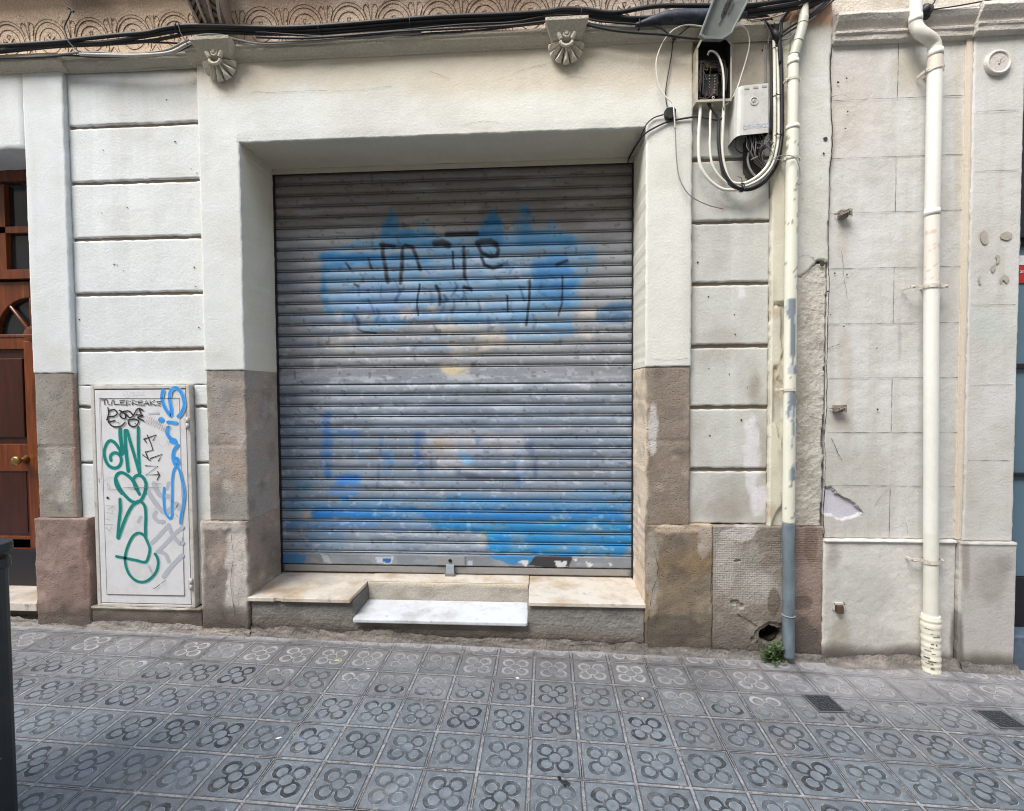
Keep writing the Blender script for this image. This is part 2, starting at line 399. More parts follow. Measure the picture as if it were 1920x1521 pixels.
    nearw = n.map(s[1], -.5, -.15, 1, .25)
    col = n.mix(col, mort, n.m('MULTIPLY', joint, n.map(nearw, 0, 1, .35, 1)))
    col = n.mix(col, n.rgb((52, 50, 52)), n.m('MULTIPLY', rim, n.map(n.noise(14, 3), .35, .6, .2, .75)))
    col = n.mix(col, n.rgb((40, 38, 38)), jdark)
    # dusty pale sweep near the wall on the right, dark smudges
    dd = n.m('MULTIPLY', n.m('MULTIPLY', n.map(s[0], .9, 1.6), n.map(s[1], -.55, -.2)), n.map(n.noise(3.5, 5, .65), .38, .58))
    col = n.mix(col, n.rgb((168, 166, 168)), n.m('MULTIPLY', dd, .6))
    strip = n.m('MULTIPLY', n.map(n.m('ADD', s[1], n.m('MULTIPLY', n.noise(12, 4), .08)), -.03, .0), n.map(n.noise(6, 3), .3, .5, .4, .9))
    col = n.mix(col, n.rgb((150, 150, 152)), strip)
    col = n.mix(col, n.rgb((70, 70, 72)), n.m('MULTIPLY', n.map(big, .58, .75), .35))
    col = n.mix(col, n.rgb((52, 52, 54)), n.map(n.noise(15, 2, .4), .74, .76, 0, .6))
    col = n.mix(col, n.rgb((186, 188, 190)), n.map(n.noise(48, 3, .5), .72, .76, 0, .5))
    h = n.m('SUBTRACT', 1.0, n.m('MULTIPLY', g, wear)); h = n.m('SUBTRACT', h, n.m('MULTIPLY', rim, .6)); h = n.m('SUBTRACT', h, n.m('MULTIPLY', jdark, 1.4))
    h = n.m('ADD', h, n.m('MULTIPLY', r3, .35)); h = n.m('ADD', h, n.m('MULTIPLY', n.m('MULTIPLY', fu0, n.m('SUBTRACT', r1, .5)), 1.6)); h = n.m('ADD', h, n.m('MULTIPLY', n.m('MULTIPLY', fv0, n.m('SUBTRACT', r4, .5)), 1.6))
    chip = n.m('MULTIPLY', n.map(edge, .40, .46), n.map(n.noise(26, 3, .6), .60, .64)); h = n.m('SUBTRACT', h, n.m('MULTIPLY', chip, .8)); col = n.mix(col, n.rgb((150, 148, 146)), n.m('MULTIPLY', chip, .6))
    stain = n.map(n.noise(1.7, 6, .7), .5, .68); col = n.mix(col, n.rgb((78, 76, 74)), n.m('MULTIPLY', stain, .38)); col = n.mix(col, n.rgb((138, 132, 124)), n.m('MULTIPLY', n.map(n.noise(5.5, 6, .75), .54, .7), .35))
    nr = n.bump(h, 1.0, .005); nr = n.bump(med, .25, .004, nr); nr = n.bump(fine, .4, .002, nr)
    return n.done(col, n.map(med, .3, .7, .55, .8), nr)
def plane(name, x0, x1, y0, y1, dz, mat, st=2.0):
    b = MB(); xs = rng(x0, x1, st); ys = rng(y0, y1, st); v = [(x, y, gz(x, y)+dz) for x in xs for y in ys]; n = len(ys)
    b.add(v, [(i*n+j, (i+1)*n+j, (i+1)*n+j+1, i*n+j+1) for i in range(len(xs)-1) for j in range(n-1)])
    return struct(b.build(name, mat))
plane('pavement', -16, 16, -3.05, .5, 0, pavement_mat())
asph = m_flat('asphalt', (62, 62, 64), .9, var=.25, sc=60, bump=.5)
plane('road', -60, 60, -60, 60, -.14, asph, 20)
kb = MB()
for k in range(32): kb.box(-16+k+.004, -15-.004, -3.2, -3.05, gz(-15.5+k)-.14-.2, gz(-15.5+k)+.002) if False else kb.box(-16+k+.004, -15+k-.004, -3.2, -3.05, gz(-15.5+k)-.3, gz(-15.5+k)+.002)
struct(kb.build('kerb', m_flat('granite_kerb', (130, 128, 124), .8, var=.2, bump=.3), bevel=.01))
# ================================================================== LEFT BUILDING
BX = (-.6, 0, 0)
BLD = empty('apartment_building', (-.6, .2, 0), 'cream plastered ground floor with a wide blue shutter between grooved wall panels', 'building')
def wallcol(X, Z):
    px, py = PX(X, Z)
    c = np.empty(X.shape+(3,)); c[:] = (211, 213, 210)
    c = mixc(c, (208, 212, 214), sst(-1.6, -2.4, X)*.9)
    c = mixc(c, (217, 216, 208), sst(-1.4, -.2, X)*(X < .83))
    c = mixc(c, (194, 195, 190), sst(.75, .9, X))
    # water stained band under the cornice
    edge = 150+60*fbm(X*1.6, Z*0+2, 4, 4)-sst(-1.7, -2.3, X)*70+30*(fbm(X*6, Z*6, 4, 6)-.5)
    w = sst(25, -25, py-edge)
    c = mixc(c, (203, 190, 168), w*(.45+.4*fbm(X*5, Z*3, 4, 12)))
    # vertical rain streaks
    s = fbm(X*28, Z*1.1, 4, 21); c = mixc(c, (186, 182, 174), sst(.52, .75, s)*.22*sst(1.4, 3.3, Z)*(1-.75*sst(-1.95, -1.7, X)*sst(.85, .6, X)))
    s = fbm(X*22+9, Z*.8, 3, 31); c = mixc(c, (226, 226, 222), sst(.55, .8, s)*.3*(1-.7*sst(-1.95, -1.7, X)*sst(.85, .6, X)))
    b = fbm(X*3, Z*3, 5, 41); c = mixc(c, (188, 184, 175), sst(.5, .8, b)*.35)
    # grubby right panel
    r = sst(.82, .86, X)
    b = fbm(X*6, Z*4, 5, 51); c = mixc(c, (160, 152, 142), r*sst(.48, .75, b)*.45)
    for cx, cy, rx, ry, a in ((1420, 170, 40, 60, .5), (1390, 330, 70, 22, .6), (1420, 730, 14, 45, .7), (1435, 850, 25, 90, .5), (1400, 930, 60, 60, .35), (1350, 960, 60, 20, .4), (1300, 500, 10, 200, .3), (1380, 110, 60, 30, .5)):
        d = np.hypot((px-cx)/rx, (py-cy)/ry); c = mixc(c, (150, 140, 130), r*a*sst(1.3, .2, d+.8*(fbm(X*20, Z*20, 3, 61)-.5)))
    for cx, cy, rx, ry in ((1415, 860, 16, 80), (1430, 940, 22, 30), (1395, 545, 8, 14)):
        d = np.hypot((px-cx)/rx, (py-cy)/ry); c = mixc(c, (222, 220, 226), r*.7*sst(1.15, .8, d+.9*(fbm(X*25, Z*15, 3, 71)-.5)))
    return lin(np.clip(c, 0, 255))
def walldisp(X, Z):
    return .004*(fbm(X*2.2, Z*2.2, 4, 5)-.5)+.0022*(fbm(X*14, Z*14, 3, 15)-.5)
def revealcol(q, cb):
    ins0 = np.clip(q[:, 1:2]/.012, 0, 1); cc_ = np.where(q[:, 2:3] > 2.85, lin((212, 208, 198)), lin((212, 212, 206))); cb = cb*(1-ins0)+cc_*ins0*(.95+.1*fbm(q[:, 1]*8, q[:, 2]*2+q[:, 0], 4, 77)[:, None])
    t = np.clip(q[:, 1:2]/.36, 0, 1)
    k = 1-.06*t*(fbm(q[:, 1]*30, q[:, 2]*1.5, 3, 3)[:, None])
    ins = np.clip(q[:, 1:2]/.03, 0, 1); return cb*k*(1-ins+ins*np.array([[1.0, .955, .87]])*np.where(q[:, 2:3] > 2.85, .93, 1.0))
OX0, OX1, OZ = -1.711, .586, 2.893
ZT = 3.42
xs = rng(-1.953, .833, .011, (OX0, OX1)); zs = rng(1.590, ZT, .011, (OZ,))
rag = lambda X: 1.590+.012*(fbm(X*9, X*0, 4, 77)-.5)
b = MB()
def keepL(x, z):
    o = (x > OX0) & (x < OX1) & (z < OZ)
    return (~o)
def dispL(X, Z):
    d = walldisp(X, Z)
    # sagging lower arris of the lintel
    m = (X > OX0-.01) & (X < OX1+.01) & (Z < OZ+.05) & (Z > OZ-.005)
    d = d+m*.006*(1-np.clip((Z-OZ)/.05, 0, 1))*fbm(X*12, Z*0, 4, 19)
    return d
xs = sorted(set(xs) | {OX0-.004, OX1+.004}); zs = sorted(set(zs) | {OZ+.004})
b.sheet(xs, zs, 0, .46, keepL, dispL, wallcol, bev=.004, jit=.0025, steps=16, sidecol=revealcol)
# hairline cracks on the lintel
def crk(b, pts, Y, w=.0022, mi=1, Yp=0.0):
    P = [W(x, y, Yp) for x, y in pts]; P = crom([(p[0], p[2]) for p in P], 6)
    P = [(x+.006*(random.random()-.5), z+.005*(random.random()-.5)) for x, z in P]
    b.ribbon(P, [w*(.3+random.random()) for _ in P], Y, mi)
for pts in ([(500, 174), (560, 172), (610, 170), (660, 170), (700, 166), (735, 162)], [(960, 140), (985, 130), (1018, 122), (1040, 116)], [(800, 132), (825, 142), (845, 150)],
            [(870, 235), (905, 228), (935, 230)], [(1100, 150), (1075, 144), (1060, 150)], [(1220, 672), (1255, 675), (1290, 672)], [(470, 175), (490, 173), (505, 175)]):
    crk(b, pts, -.0035, .0011)
b.build('plaster_wall', [M_plaster, M_crack], BLD)['label'] = 'smooth cream plaster around the shutter opening'
def soot(px, py, blobs):
    a = 0
    return a
def stonecol(base, warm, seed, blotch=()):
    def f(X, Z):
        px, py = PX(X, Z); c = np.empty(X.shape+(3,)); c[:] = base
        c = mixc(c, warm, sst(.35, .7, fbm(X*4, Z*4, 5, seed)))
        c = mixc(c, np.array(base)*.72, sst(.5, .8, fbm(X*9, Z*9, 5, seed+3))*.6)
        c = mixc(c, np.minimum(255, np.array(base)*1.25), sst(.58, .8, fbm(X*12+4, Z*12, 4, seed+9))*.6)
        for cx, cy, rx, ry, cc, a in blotch:
            d = np.hypot((px-cx)/rx, (py-cy)/ry)+.9*(fbm(X*16, Z*16, 4, seed+20)-.5)
            c = mixc(c, cc, a*sst(1.1, .8, d))
        # splash dirt in an uneven tide line just above the pavement
        g = Z-gz(X); t = sst(.16, .02, g-.12*(fbm(X*7, Z*3, 4, seed+30)-.3)); c = mixc(c, (78, 70, 62), t*.75)
        return lin(np.clip(c, 0, 255))
    return f
def jointdisp(js, amp=.006, rough=.004, seed=3, vj=()):
    def f(X, Z):
        d = rough*(fbm(X*8, Z*8, 5, seed)-.5)*2+.5*rough*(fbm(X*40, Z*40, 3, seed+4)-.5)
        for j in js: d = d+amp*np.exp(-((Z-j-.006*(fbm(X*6, Z*0, 3, seed+9)-.5))/.0055)**2)
        for j in vj: d = d+amp*np.exp(-((X-j)/.0055)**2)
        return d
    return f
def stone(name, x0, x1, z0, z1, yf, base, warm, seed, yb=.46, joints=(), blotch=(), rough=.004, st=.011, mat=None, keep=None, label=None, side=None, bev=.006, parent=None, disp=None, jit=.003, sb=None, cracks=()):
    b = MB(); sc_ = stonecol(sb or base, sb or warm, seed+50); b.sheet(rng(x0, x1, st), rng(z0, z1, st), yf, yb, keep, disp or jointdisp(joints, rough=rough, seed=seed), stonecol(base, warm, seed, blotch), bev=bev, jit=jit, steps=16, seed=seed, sidecol=side or (lambda q, cb: cb*np.clip(1-q[:, 1:2]/.02, 0, 1)+sc_(q[:, 1]+x1, q[:, 2])*1.12*np.clip(q[:, 1:2]/.02, 0, 1)))
    for pts, w_ in cracks: crk(b, pts, yf-.006, w_)
    o = b.build(name, [mat or M_stone, M_crack], parent or BLD)
    if label: o['label'] = label
    return o
GREY, GREYW = (146, 141, 136), (158, 142, 130)
stone('stone_pier', -1.948, -1.7115, .705, 1.592, .005, GREY, GREYW, 11, joints=(1.15,), blotch=((440, 700, 60, 12, (120, 112, 104), .5), (500, 860, 40, 200, (152, 145, 135), .8)), label='grey stone below the plaster left of the shutter')
stone('stone_pier', .5865, .832, .705, 1.588, .005, (136, 124, 112), (126, 113, 98), 12, joints=(1.175,), blotch=((1225, 810, 10, 45, (205, 200, 200), .8), (1198, 850, 18, 160, (196, 180, 160), .9)), label='brown stone below the plaster right of the shutter', sb=(196, 180, 160))
stone('stone_block', -2.0, -1.711, -.02, .706, -.012, (146, 132, 122), (122, 115, 109), 13, blotch=((445, 1080, 22, 130, (196, 190, 184), .85), (372, 1060, 14, 90, (190, 178, 170), .8), (420, 984, 60, 8, (196, 186, 178), .8), (430, 1160, 60, 25, (110, 104, 98), .6)), rough=.009, label='patched grey brown block left of the doorstep', cracks=(([(436, 990), (441, 1040), (436, 1090), (444, 1150)], .0025), ([(385, 1170), (420, 1166), (462, 1172)], .003)))
stone('stone_block', -3.03, -2.69, -.02, .714, -.018, (146, 124, 115), (130, 110, 102), 14, blotch=((120, 1165, 50, 18, (150, 144, 136), .7), (165, 1050, 6, 90, (120, 90, 80), .6)), rough=.009, label='pinkish block beside the entrance door', cracks=(([(80, 1150), (110, 1144), (150, 1150)], .002),))
stone('stone_pier', -3.018, -2.772, .712, 1.585, .004, (146, 142, 135), (134, 126, 116), 15, joints=(1.145,), blotch=((138, 840, 5, 150, (150, 110, 95), .6),), label='pitted grey stone beside the entrance door')
stone('stone_block', .587, .955, -.04, .708, -.010, (122, 110, 96), (138, 116, 88), 16, blotch=((1222, 1060, 12, 90, (158, 150, 140), .8), (1270, 992, 60, 8, (190, 172, 152), .8), (1320, 1010, 16, 40, (168, 160, 152), .7), (1260, 1180, 60, 30, (88, 80, 72), .7)), rough=.009, label='large brown stone block right of the shutter', sb=(190, 172, 152), cracks=(([(1226, 1030), (1232, 1070), (1222, 1110), (1214, 1160)], .003), ([(1250, 1190), (1290, 1186), (1330, 1192)], .0025)))
# left pier (plaster)
b = MB(); b.sheet(rng(-3.018, -2.771, .012), rng(1.583, ZT, .012), 0, .46, None, walldisp, wallcol, bev=.004, jit=.003, steps=4); 
b.build('pilaster', M_plaster, BLD)
# wall over the entrance door
b = MB(); b.sheet(rng(-5.2, -3.0185, .04), rng(2.905, ZT, .03), 0.001, .46, None, walldisp, wallcol, bev=.004, jit=.003, steps=4); 
b.build('door_lintel', M_plaster, BLD)
# grooved panels
def courses(name, x0, x1, gl, z0, z1, yf, keep=None, label=None):
    gl = sorted(gl); b = MB(); e = [z0]+sum(([g-.0105, g+.0105] for g in gl), [])+[z1]
    for k in range(0, len(e), 2):
        if e[k+1]-e[k] < .02: continue
        b.sheet(rng(x0, x1, .012), rng(e[k], e[k+1], .012), yf, yf+.05, keep, lambda X, Z: walldisp(X+k, Z), wallcol, bev=.0035, jit=.0032, seed=k)
    b.box(x0, x1, yf+.0155, .46, z0, z1, 0, lin((148, 134, 120)))
    if keep is not None: pass
    for px_, py_ in [(x0+random.random()*(x1-x0), z0+.3+random.random()*(z1-z0-.4)) for _ in range(16)]:
        b.disc(px_, py_, .0025+.003*random.random(), yf-.0035, 1, n=7)
    o = b.build(name, [M_plaster, M_crack], BLD); o['label'] = label; return o
GLt = [W(250, y, .03)[2] for y in (235, 341, 447, 551, 656)]
cabx0, cabx1, cabz0, cabz1 = -2.655, -2.045, .185, 1.505
courses('wall_panel', -2.7705, -1.9535, GLt, 1.508, ZT, .03, None, 'grooved white panel over the meter cabinet')
# parts of that panel flanking the cabinet
def flank(x0, x1):
    gl = [W(250, y, .03)[2] for y in (763, 868)]
    b = MB(); e = [.19]+[gl[1]-.008, gl[1]+.008, gl[0]-.008, gl[0]+.008]+[1.5075]
    for k in range(0, len(e), 2):
        b.sheet(rng(x0, x1, .012), rng(e[k], e[k+1], .012), .03, .08, None, walldisp, wallcol, bev=.005, jit=.004, seed=k)
    b.box(x0, x1, .0455, .46, .19, 1.5075, 0, lin((148, 134, 120)))
    o = b.build('panel_side', M_plaster, BLD)
flank(-2.7705, -2.656); flank(-2.044, -1.9535)
GRt = [W(1370, y, .03)[2] for y in (298, 416, 532, 649, 764, 881)]
b_ = courses('wall_panel', .8335, 1.259, GRt, .712, ZT, .03, None, 'grimy grooved panel with the electric boxes')
# creamy corner strip behind the drainpipe, eaten away below
def stripcol(X, Z):
    px, py = PX(X, Z); c = np.empty(X.shape+(3,)); c[:] = (206, 201, 184)
    c = mixc(c, (190, 182, 165), sst(.4, .7, fbm(X*9, Z*5, 4, 91))*.6)
    c = mixc(c, (168, 150, 128), sst(.52, .72, fbm(X*18, Z*9, 4, 92))*.6*sst(2.0, 1.8, Z))
    return lin(c)
def stripdisp(X, Z):
    n_ = fbm(X*10, Z*5, 4, 93)
    return .003*(n_-.5)+.016*sst(.5, .56, fbm(X*14, Z*4.5, 4, 94))*((Z < 1.93) & (X > 1.275))
b = MB(); b.sheet(rng(1.2595, 1.345, .006), rng(.7, ZT, .012), .0, .46, None, stripdisp, stripcol, bev=.008, jit=.004, steps=3)
b.build('corner_strip', M_plaster, BLD)
# base under the right panel: waffle patterned render
def wafcol(X, Z):
    px, py = PX(X, Z); c = np.empty(X.shape+(3,)); c[:] = (152, 146, 138)
    c = mixc(c, (118, 106, 96), sst(.42, .7, fbm(X*6, Z*6, 5, 101))*.7)
    c = mixc(c, (178, 172, 164), sst(.52, .75, fbm(X*5+3, Z*5, 5, 102))*.7)
    c = mixc(c, (130, 104, 92), sst(1.34, 1.38, X)*.55)
    for cx, cy, rx, ry, cc, a in ((1390, 1000, 40, 14, (190, 184, 180), .8), (1360, 1060, 20, 60, (176, 170, 164), .6), (1520, 1010, 12, 50, (104, 84, 74), .5), (1450, 1130, 12, 30, (84, 74, 64), .6), (1500, 1200, 40, 40, (84, 78, 72), .7), (1500, 1130, 30, 12, (80, 70, 64), .5), (1330, 1200, 8, 30, (170, 160, 150), .7)):
        d = np.hypot((px-cx)/rx, (py-cy)/ry)+.9*(fbm(X*18, Z*18, 4, 103)-.5); c = mixc(c, cc, a*sst(1.1, .8, d))
    g = Z-gz(X); c = mixc(c, (78, 72, 66), sst(.2, .03, g-.1*(fbm(X*6, Z*3, 4, 104)-.3))*.7)
    return lin(c)
def wafdisp(X, Z):
    px, py = PX(X, Z)
    w = (np.abs(np.sin((X+.003*fbm(X*9, Z*9, 2, 7))*math.pi/.0125))*np.abs(np.sin((Z+.004*fbm(X*7, Z*7, 2, 8))*math.pi/.0125)))
    m = sst(.40, .5, fbm(X*5, Z*5, 4, 111))*sst(1135, 1115, py)
    d = .0024*(1-w)*m+.008*(fbm(X*7, Z*7, 5, 112)-.5)
    # broken out spots
    for cx, cy, rx, ry, a in ((1383, 1052, 7, 3, .008), (1378, 1129, 9, 5, .010), (1388, 1136, 7, 6, .012), (1446, 1192, 22, 17, .12), (1445, 1195, 34, 28, .012)):
        q = np.hypot((px-cx)/rx, (py-cy)/ry)+.5*(fbm(X*30, Z*30, 3, 113)-.5); d = d+a*sst(1.05, .85, q)
    return d
b = MB(); b.sheet(rng(.9555, 1.545, .003), rng(-.05, .706, .003), -.004, .3, None, wafdisp, wafcol, bev=.008, jit=.003, steps=2)
for pts in ([(1333, 1000), (1334, 1050), (1332, 1100), (1333, 1160), (1330, 1210)], [(1380, 1150), (1400, 1160), (1420, 1172), (1440, 1168)]): crk(b, pts, -.0085, .004)
b.build('rendered_base', [M_rough, M_crack], BLD)['label'] = 'waffle textured grey render with a round hole'
b = MB(); p = W(1446, 1192, .0)
b.tube([(p[0], .03, p[2]), (p[0], .2, p[2]-.01)], .037, 20, caps=False); b.add([(p[0]+.04*math.cos(a*.5), .2, p[2]+.04*math.sin(a*.5)) for a in range(13)], [tuple(range(13))])
b.build('drain_hole', M_bakel, BLD)
# strip of wall right of the drainpipe : rough lower coat, smooth upper coat with a torn edge
def roughcol(X, Z):
    c = np.empty(X.shape+(3,)); c[:] = (190, 185, 176)
    c = mixc(c, (150, 143, 132), sst(.4, .7, fbm(X*7, Z*7, 5, 121))*.7); c = mixc(c, (196, 188, 176), sst(.5, .7, fbm(X*12, Z*6, 4, 122))*.5)
    return lin(c)
edgeR = lambda Z: 1.548+.014*(fbm(Z*5, Z*0, 4, 124)-.5)*2
def keepR(x, z): return x < edgeR(z)-.012*sst(1.35, .9, z)
b = MB(); b.sheet(rng(1.3455, 1.566, .006), rng(.704, 2.14, .008), .006, .46, keepR, lambda X, Z: .006*(fbm(X*14, Z*14, 4, 123)-.5)+.006*(fbm(X*70, Z*70, 2, 125)-.5), roughcol, bev=.01, jit=.004)
b.build('rough_render_coat', M_rough, BLD)
tear = [(1.3, 2.05)]+[(W(x, y)[0], W(x, y)[2]) for x, y in ((1490, 520), (1503, 517), (1516, 506), (1528, 494), (1533, 488))]+[(1.7, 2.13), (1.7, 4), (1.3, 4)]
def keepS(x, z): return inpoly(x+.008*(fbm(z*20, x*20, 3, 126)-.5), z+.012*(fbm(x*25, z*25, 3, 127)-.5), tear) & (x < edgeR(z)+.006)
def smcol(X, Z):
    c = np.empty(X.shape+(3,)); c[:] = (204, 203, 197)
    c = mixc(c, (186, 180, 168), sst(.4, .75, fbm(X*5, Z*5, 5, 131))*.5)
    c = mixc(c, (186, 148, 120), sst(3.36, 3.45, Z+.1*(fbm(X*9, Z*9, 3, 132)-.5)))
    return lin(c)
b = MB(); b.sheet(rng(1.3455, 1.566, .006), rng(2.04, 4.3, .008), -.003, .46, keepS, lambda X, Z: walldisp(X, Z)*1.4, smcol, bev=.004, jit=.003)
for x, y, r in ((1546, 262, .011), (1543, 289, .006), (1537, 335, .002), (1504, 374, .003), (1523, 14, .008), (1540, 495, .014)):
    p = W(x, y); n_ = 11; b.add([(p[0]+r*(.7+.5*random.random())*math.cos(k*2*math.pi/n_), -.0075, p[2]+r*(.7+.5*random.random())*math.sin(k*2*math.pi/n_)) for k in range(n_)], [tuple(range(n_))], 1)
crk(b, [(1497, 484), (1506, 480), (1518, 482), (1532, 492)], -.0075, .002)
b.build('smooth_render_coat', [M_plaster, M_crack], BLD)['label'] = 'pale render right of the drainpipe, torn off at its lower edge'
# cornice with breaks
def corn(x0, x1, yo, b, zt=0.0):
    prof = [(.02, 3.335), (-.008+yo, 3.335), (-.012+yo, 3.346), (-.030+yo, 3.354), (-.048+yo, 3.372), (-.05+yo, 3.385+zt), (-.058+yo, 3.387+zt), (-.06+yo, 3.402+zt), (-.052+yo, 3.409+zt), (.02, 3.415+zt)]
    b.extr(prof, x0, x1, 0, lin((196, 188, 172)), n=max(2, int((x1-x0)/.05)), wob=.006)
b = MB(); corn(-5.2, -2.742, 0, b); corn(-2.741, -1.982, .03, b); corn(-1.981, .863, 0, b); corn(.864, 1.29, .03, b)
b.build('cornice', M_rough, BLD, bevel=.002)
# wall + cavetto frieze above the cornice
def fy(z): return -.06*np.clip((z-3.42)/.29, 0, 1)**1.8
def frcol(X, Z):
    c = np.empty(X.shape+(3,)); c[:] = (216, 190, 166)
    c = mixc(c, (176, 152, 132), sst(-1.75, -1.6, X)*.8); c = mixc(c, (196, 186, 178), sst(-.1, .3, X)*.8)  # middle stretch painted darker, standing for the shadow of the brackets
    c = mixc(c, (226, 206, 186), sst(.5, .7, fbm(X*3, Z*3, 4, 141))*.7)
    c = mixc(c, (120, 106, 96), sst(.5, .72, fbm(X*4, Z*1.5, 4, 142))*.55*sst(3.5, 3.7, Z))
    return lin(c)
b = MB(); b.sheet(rng(-5.2, 1.30, .02), rng(3.405, 3.71, .012), 0, .46, None, lambda X, Z: fy(Z)+.004*(fbm(X*12, Z*12, 4, 143)-.5), frcol, bev=0, jit=0)
def fr(x, z, o=.0025): return (x, float(fy(z))-o, z)
def frline(P, w=.0042): b.tube([fr(x, z, .001) for x, z in P], [w*.62*(.4+.6*random.random()) for _ in P], 4, 1)
cx = -3.33
while cx < 1.25:
    cz = 3.508+.0025*math.sin(cx*3)
    R1 = .066
    frline([(cx+R1*math.cos(a*.3), cz+R1*math.sin(a*.3)) for a in range(22)])
    frline([(cx+.093*math.cos(-.5+a*.2), cz+.093*math.sin(-.5+a*.2)) for a in range(21)])
    frline([(cx+.108*math.cos(.25+a*.2), cz+.004+.104*math.sin(.25+a*.2)) for a in range(14)], .0025)
    for a in range(5):
        t = a*2*math.pi/5+math.pi/2; q = .012; 
        frline([(cx+.012*math.cos(t), cz+.012*math.sin(t)), (cx+.038*math.cos(t+.25), cz+.038*math.sin(t+.25))], .0055)
        frline([(cx+.038*math.cos(t+.25), cz+.038*math.sin(t+.25)), (cx+.040*math.cos(t-.3), cz+.040*math.sin(t-.3)), (cx+.012*math.cos(t), cz+.012*math.sin(t))], .0028)
    m = cx+.1265
    frline(crom([(m-.042, cz-.09), (m-.026, cz-.05), (m-.026, cz+.02), (m-.04, cz+.075), (m-.025, cz+.095), (m-.014, cz+.082)], 5), .0034)
    frline(crom([(m+.042, cz-.09), (m+.026, cz-.05), (m+.026, cz+.02), (m+.04, cz+.075), (m+.025, cz+.095), (m+.014, cz+.082)], 5), .0034)
    frline([(m-.012, cz+.1), (m, cz+.0)], .003); frline([(m+.012, cz+.1), (m, cz+.0)], .003); frline([(m-.03, cz-.085), (m, cz-.045), (m+.03, cz-.085)], .0045)
    cx += .253
b.build('carved_frieze', [M_rough, m_flat('carved_line_brown', (98, 78, 64), .95, var=.35, sc=60)], BLD)['label'] = 'carved band of ringed rosettes above the cornice'  # thin brown tubes draw the carved lines
b = MB(); b.extr([(.46, 3.712), (-.065, 3.712), (-.08, 3.722), (-.12, 3.735), (-.14, 3.76), (-.14, 3.83), (.46, 3.83)], -5.2, 1.30, 0, lin((150, 132, 118)), n=80, wob=.006)
b.build('balcony_edge', M_rough, BLD)
# scrolled balcony console
b = MB()
for k in range(26):
    t = k/25; 
def console(px0):
    x = W(px0, 20, -.1)[0]; P = []
    prof = [(.0, 3.44), (-.05, 3.47), (-.10, 3.53), (-.15, 3.60), (-.20, 3.66), (-.27, 3.70), (-.28, 3.80), (.0, 3.80)]
    b.extr(prof, x-.085, x+.085, 0, lin((150, 132, 120)), n=6, wob=.008)
    for o in (-.055, -.02, .02, .055): b.tube(crom([(x+o, -.05, 3.463), (x+o*1.2, -.105, 3.52), (x+o*1.5, -.155, 3.59), (x+o, -.205, 3.655)], 5), .008, 6, 0, lin((176, 160, 146)))
    for q in range(7):
        z = 3.48+q*.028; y = -.06-.022*q; b.tube([(x-.07, y+.01, z-.012), (x-.04, y-.012, z+.01), (x-.015, y+.0, z-.008)], .005, 5, 1); b.tube([(x+.07, y+.01, z-.012), (x+.04, y-.012, z+.01), (x+.015, y+.0, z-.008)], .005, 5, 1)
console(390); b.build('balcony_console', [M_rough, M_crack], BLD)['label'] = 'carved leaf console under the balcony'
# shell brackets
def shell(px0, py0, lab):
    x, _, z = W(px0, py0, -.06); b = MB(); c = lin((186, 178, 162)); c2 = lin((202, 196, 182))
    # trapezoid abacus
    zt = z+.088
    v = [(x-.112, -.115, zt), (x+.112, -.115, zt), (x+.078, -.06, zt-.062), (x-.078, -.06, zt-.062), (x-.112, .02, zt), (x+.112, .02, zt), (x+.07, .02, zt-.075), (x-.07, .02, zt-.075)]
    v += [(x-.112, -.117, zt+.016), (x+.112, -.117, zt+.016), (x-.112, .02, zt+.016), (x+.112, .02, zt+.016)]
    b.add(v, [(0, 3, 2, 1), (0, 4, 7, 3), (1, 2, 6, 5), (3, 7, 6, 2), (0, 1, 9, 8), (8, 9, 11, 10), (0, 8, 10, 4), (1, 5, 11, 9)], 0, c)
    b.box(x-.05, x+.05, -.045, .01, z-.0, zt-.06, 0, c)
    # petals
    for k in range(7):
        a = math.radians(-165+k*25); a = math.radians(-90+(k-3)*28); ca, sa = math.cos(a), math.sin(a); ta, tb = -sa, ca
        r0, r1 = .026, .094+.006*(1-abs(k-3)/3); w0, w1 = .007, .0185
        P = []
        def pt(r, w, y): return (x+ca*r+ta*w, y, z+.018+sa*r*1.0+tb*w)
        v = [pt(r0, -w0, -.045), pt(r0, w0, -.045), pt(r1, w1, -.026), pt(r1, -w1, -.026), pt(r0+.005, 0, -.066), pt(r1-.010, 0, -.056), pt(r1+.006, 0, -.028), pt(r0, -w0, 0), pt(r0, w0, 0), pt(r1-.015, w1, 0), pt(r1-.015, -w1, 0)]
        b.add(v, [(0, 3, 5, 4), (4, 5, 2, 1), (3, 6, 5), (5, 6, 2), (0, 4, 1), (0, 7, 10, 3), (1, 2, 9, 8), (3, 10, 9, 2, 6)], 0, c2)
    b.ring((x, -.075, z+.045), .017, .0065, 0, c2, n=14); b.ring((x, -.08, z+.045), .006, .006, 0, c2, n=8)
    b.ring((x, -.07, z+.02), .034, .009, 0, c2, n=14, a0=math.pi*1.1, a1=math.pi*1.9)
    for s in (-1, 1): b.tube([(x+s*.028, -.07, z+.02), (x+s*.042, -.074, z+.045), (x+s*.05, -.06, z+.07)], [.012, .012, .004], 7, 0, c2)
    o = b.build('shell_bracket', M_rough, BLD, bevel=.002); o['label'] = lab
shell(405, 117, 'shell bracket at the left end of the lintel'); shell(1062, 83, 'shell bracket near the cable splice')
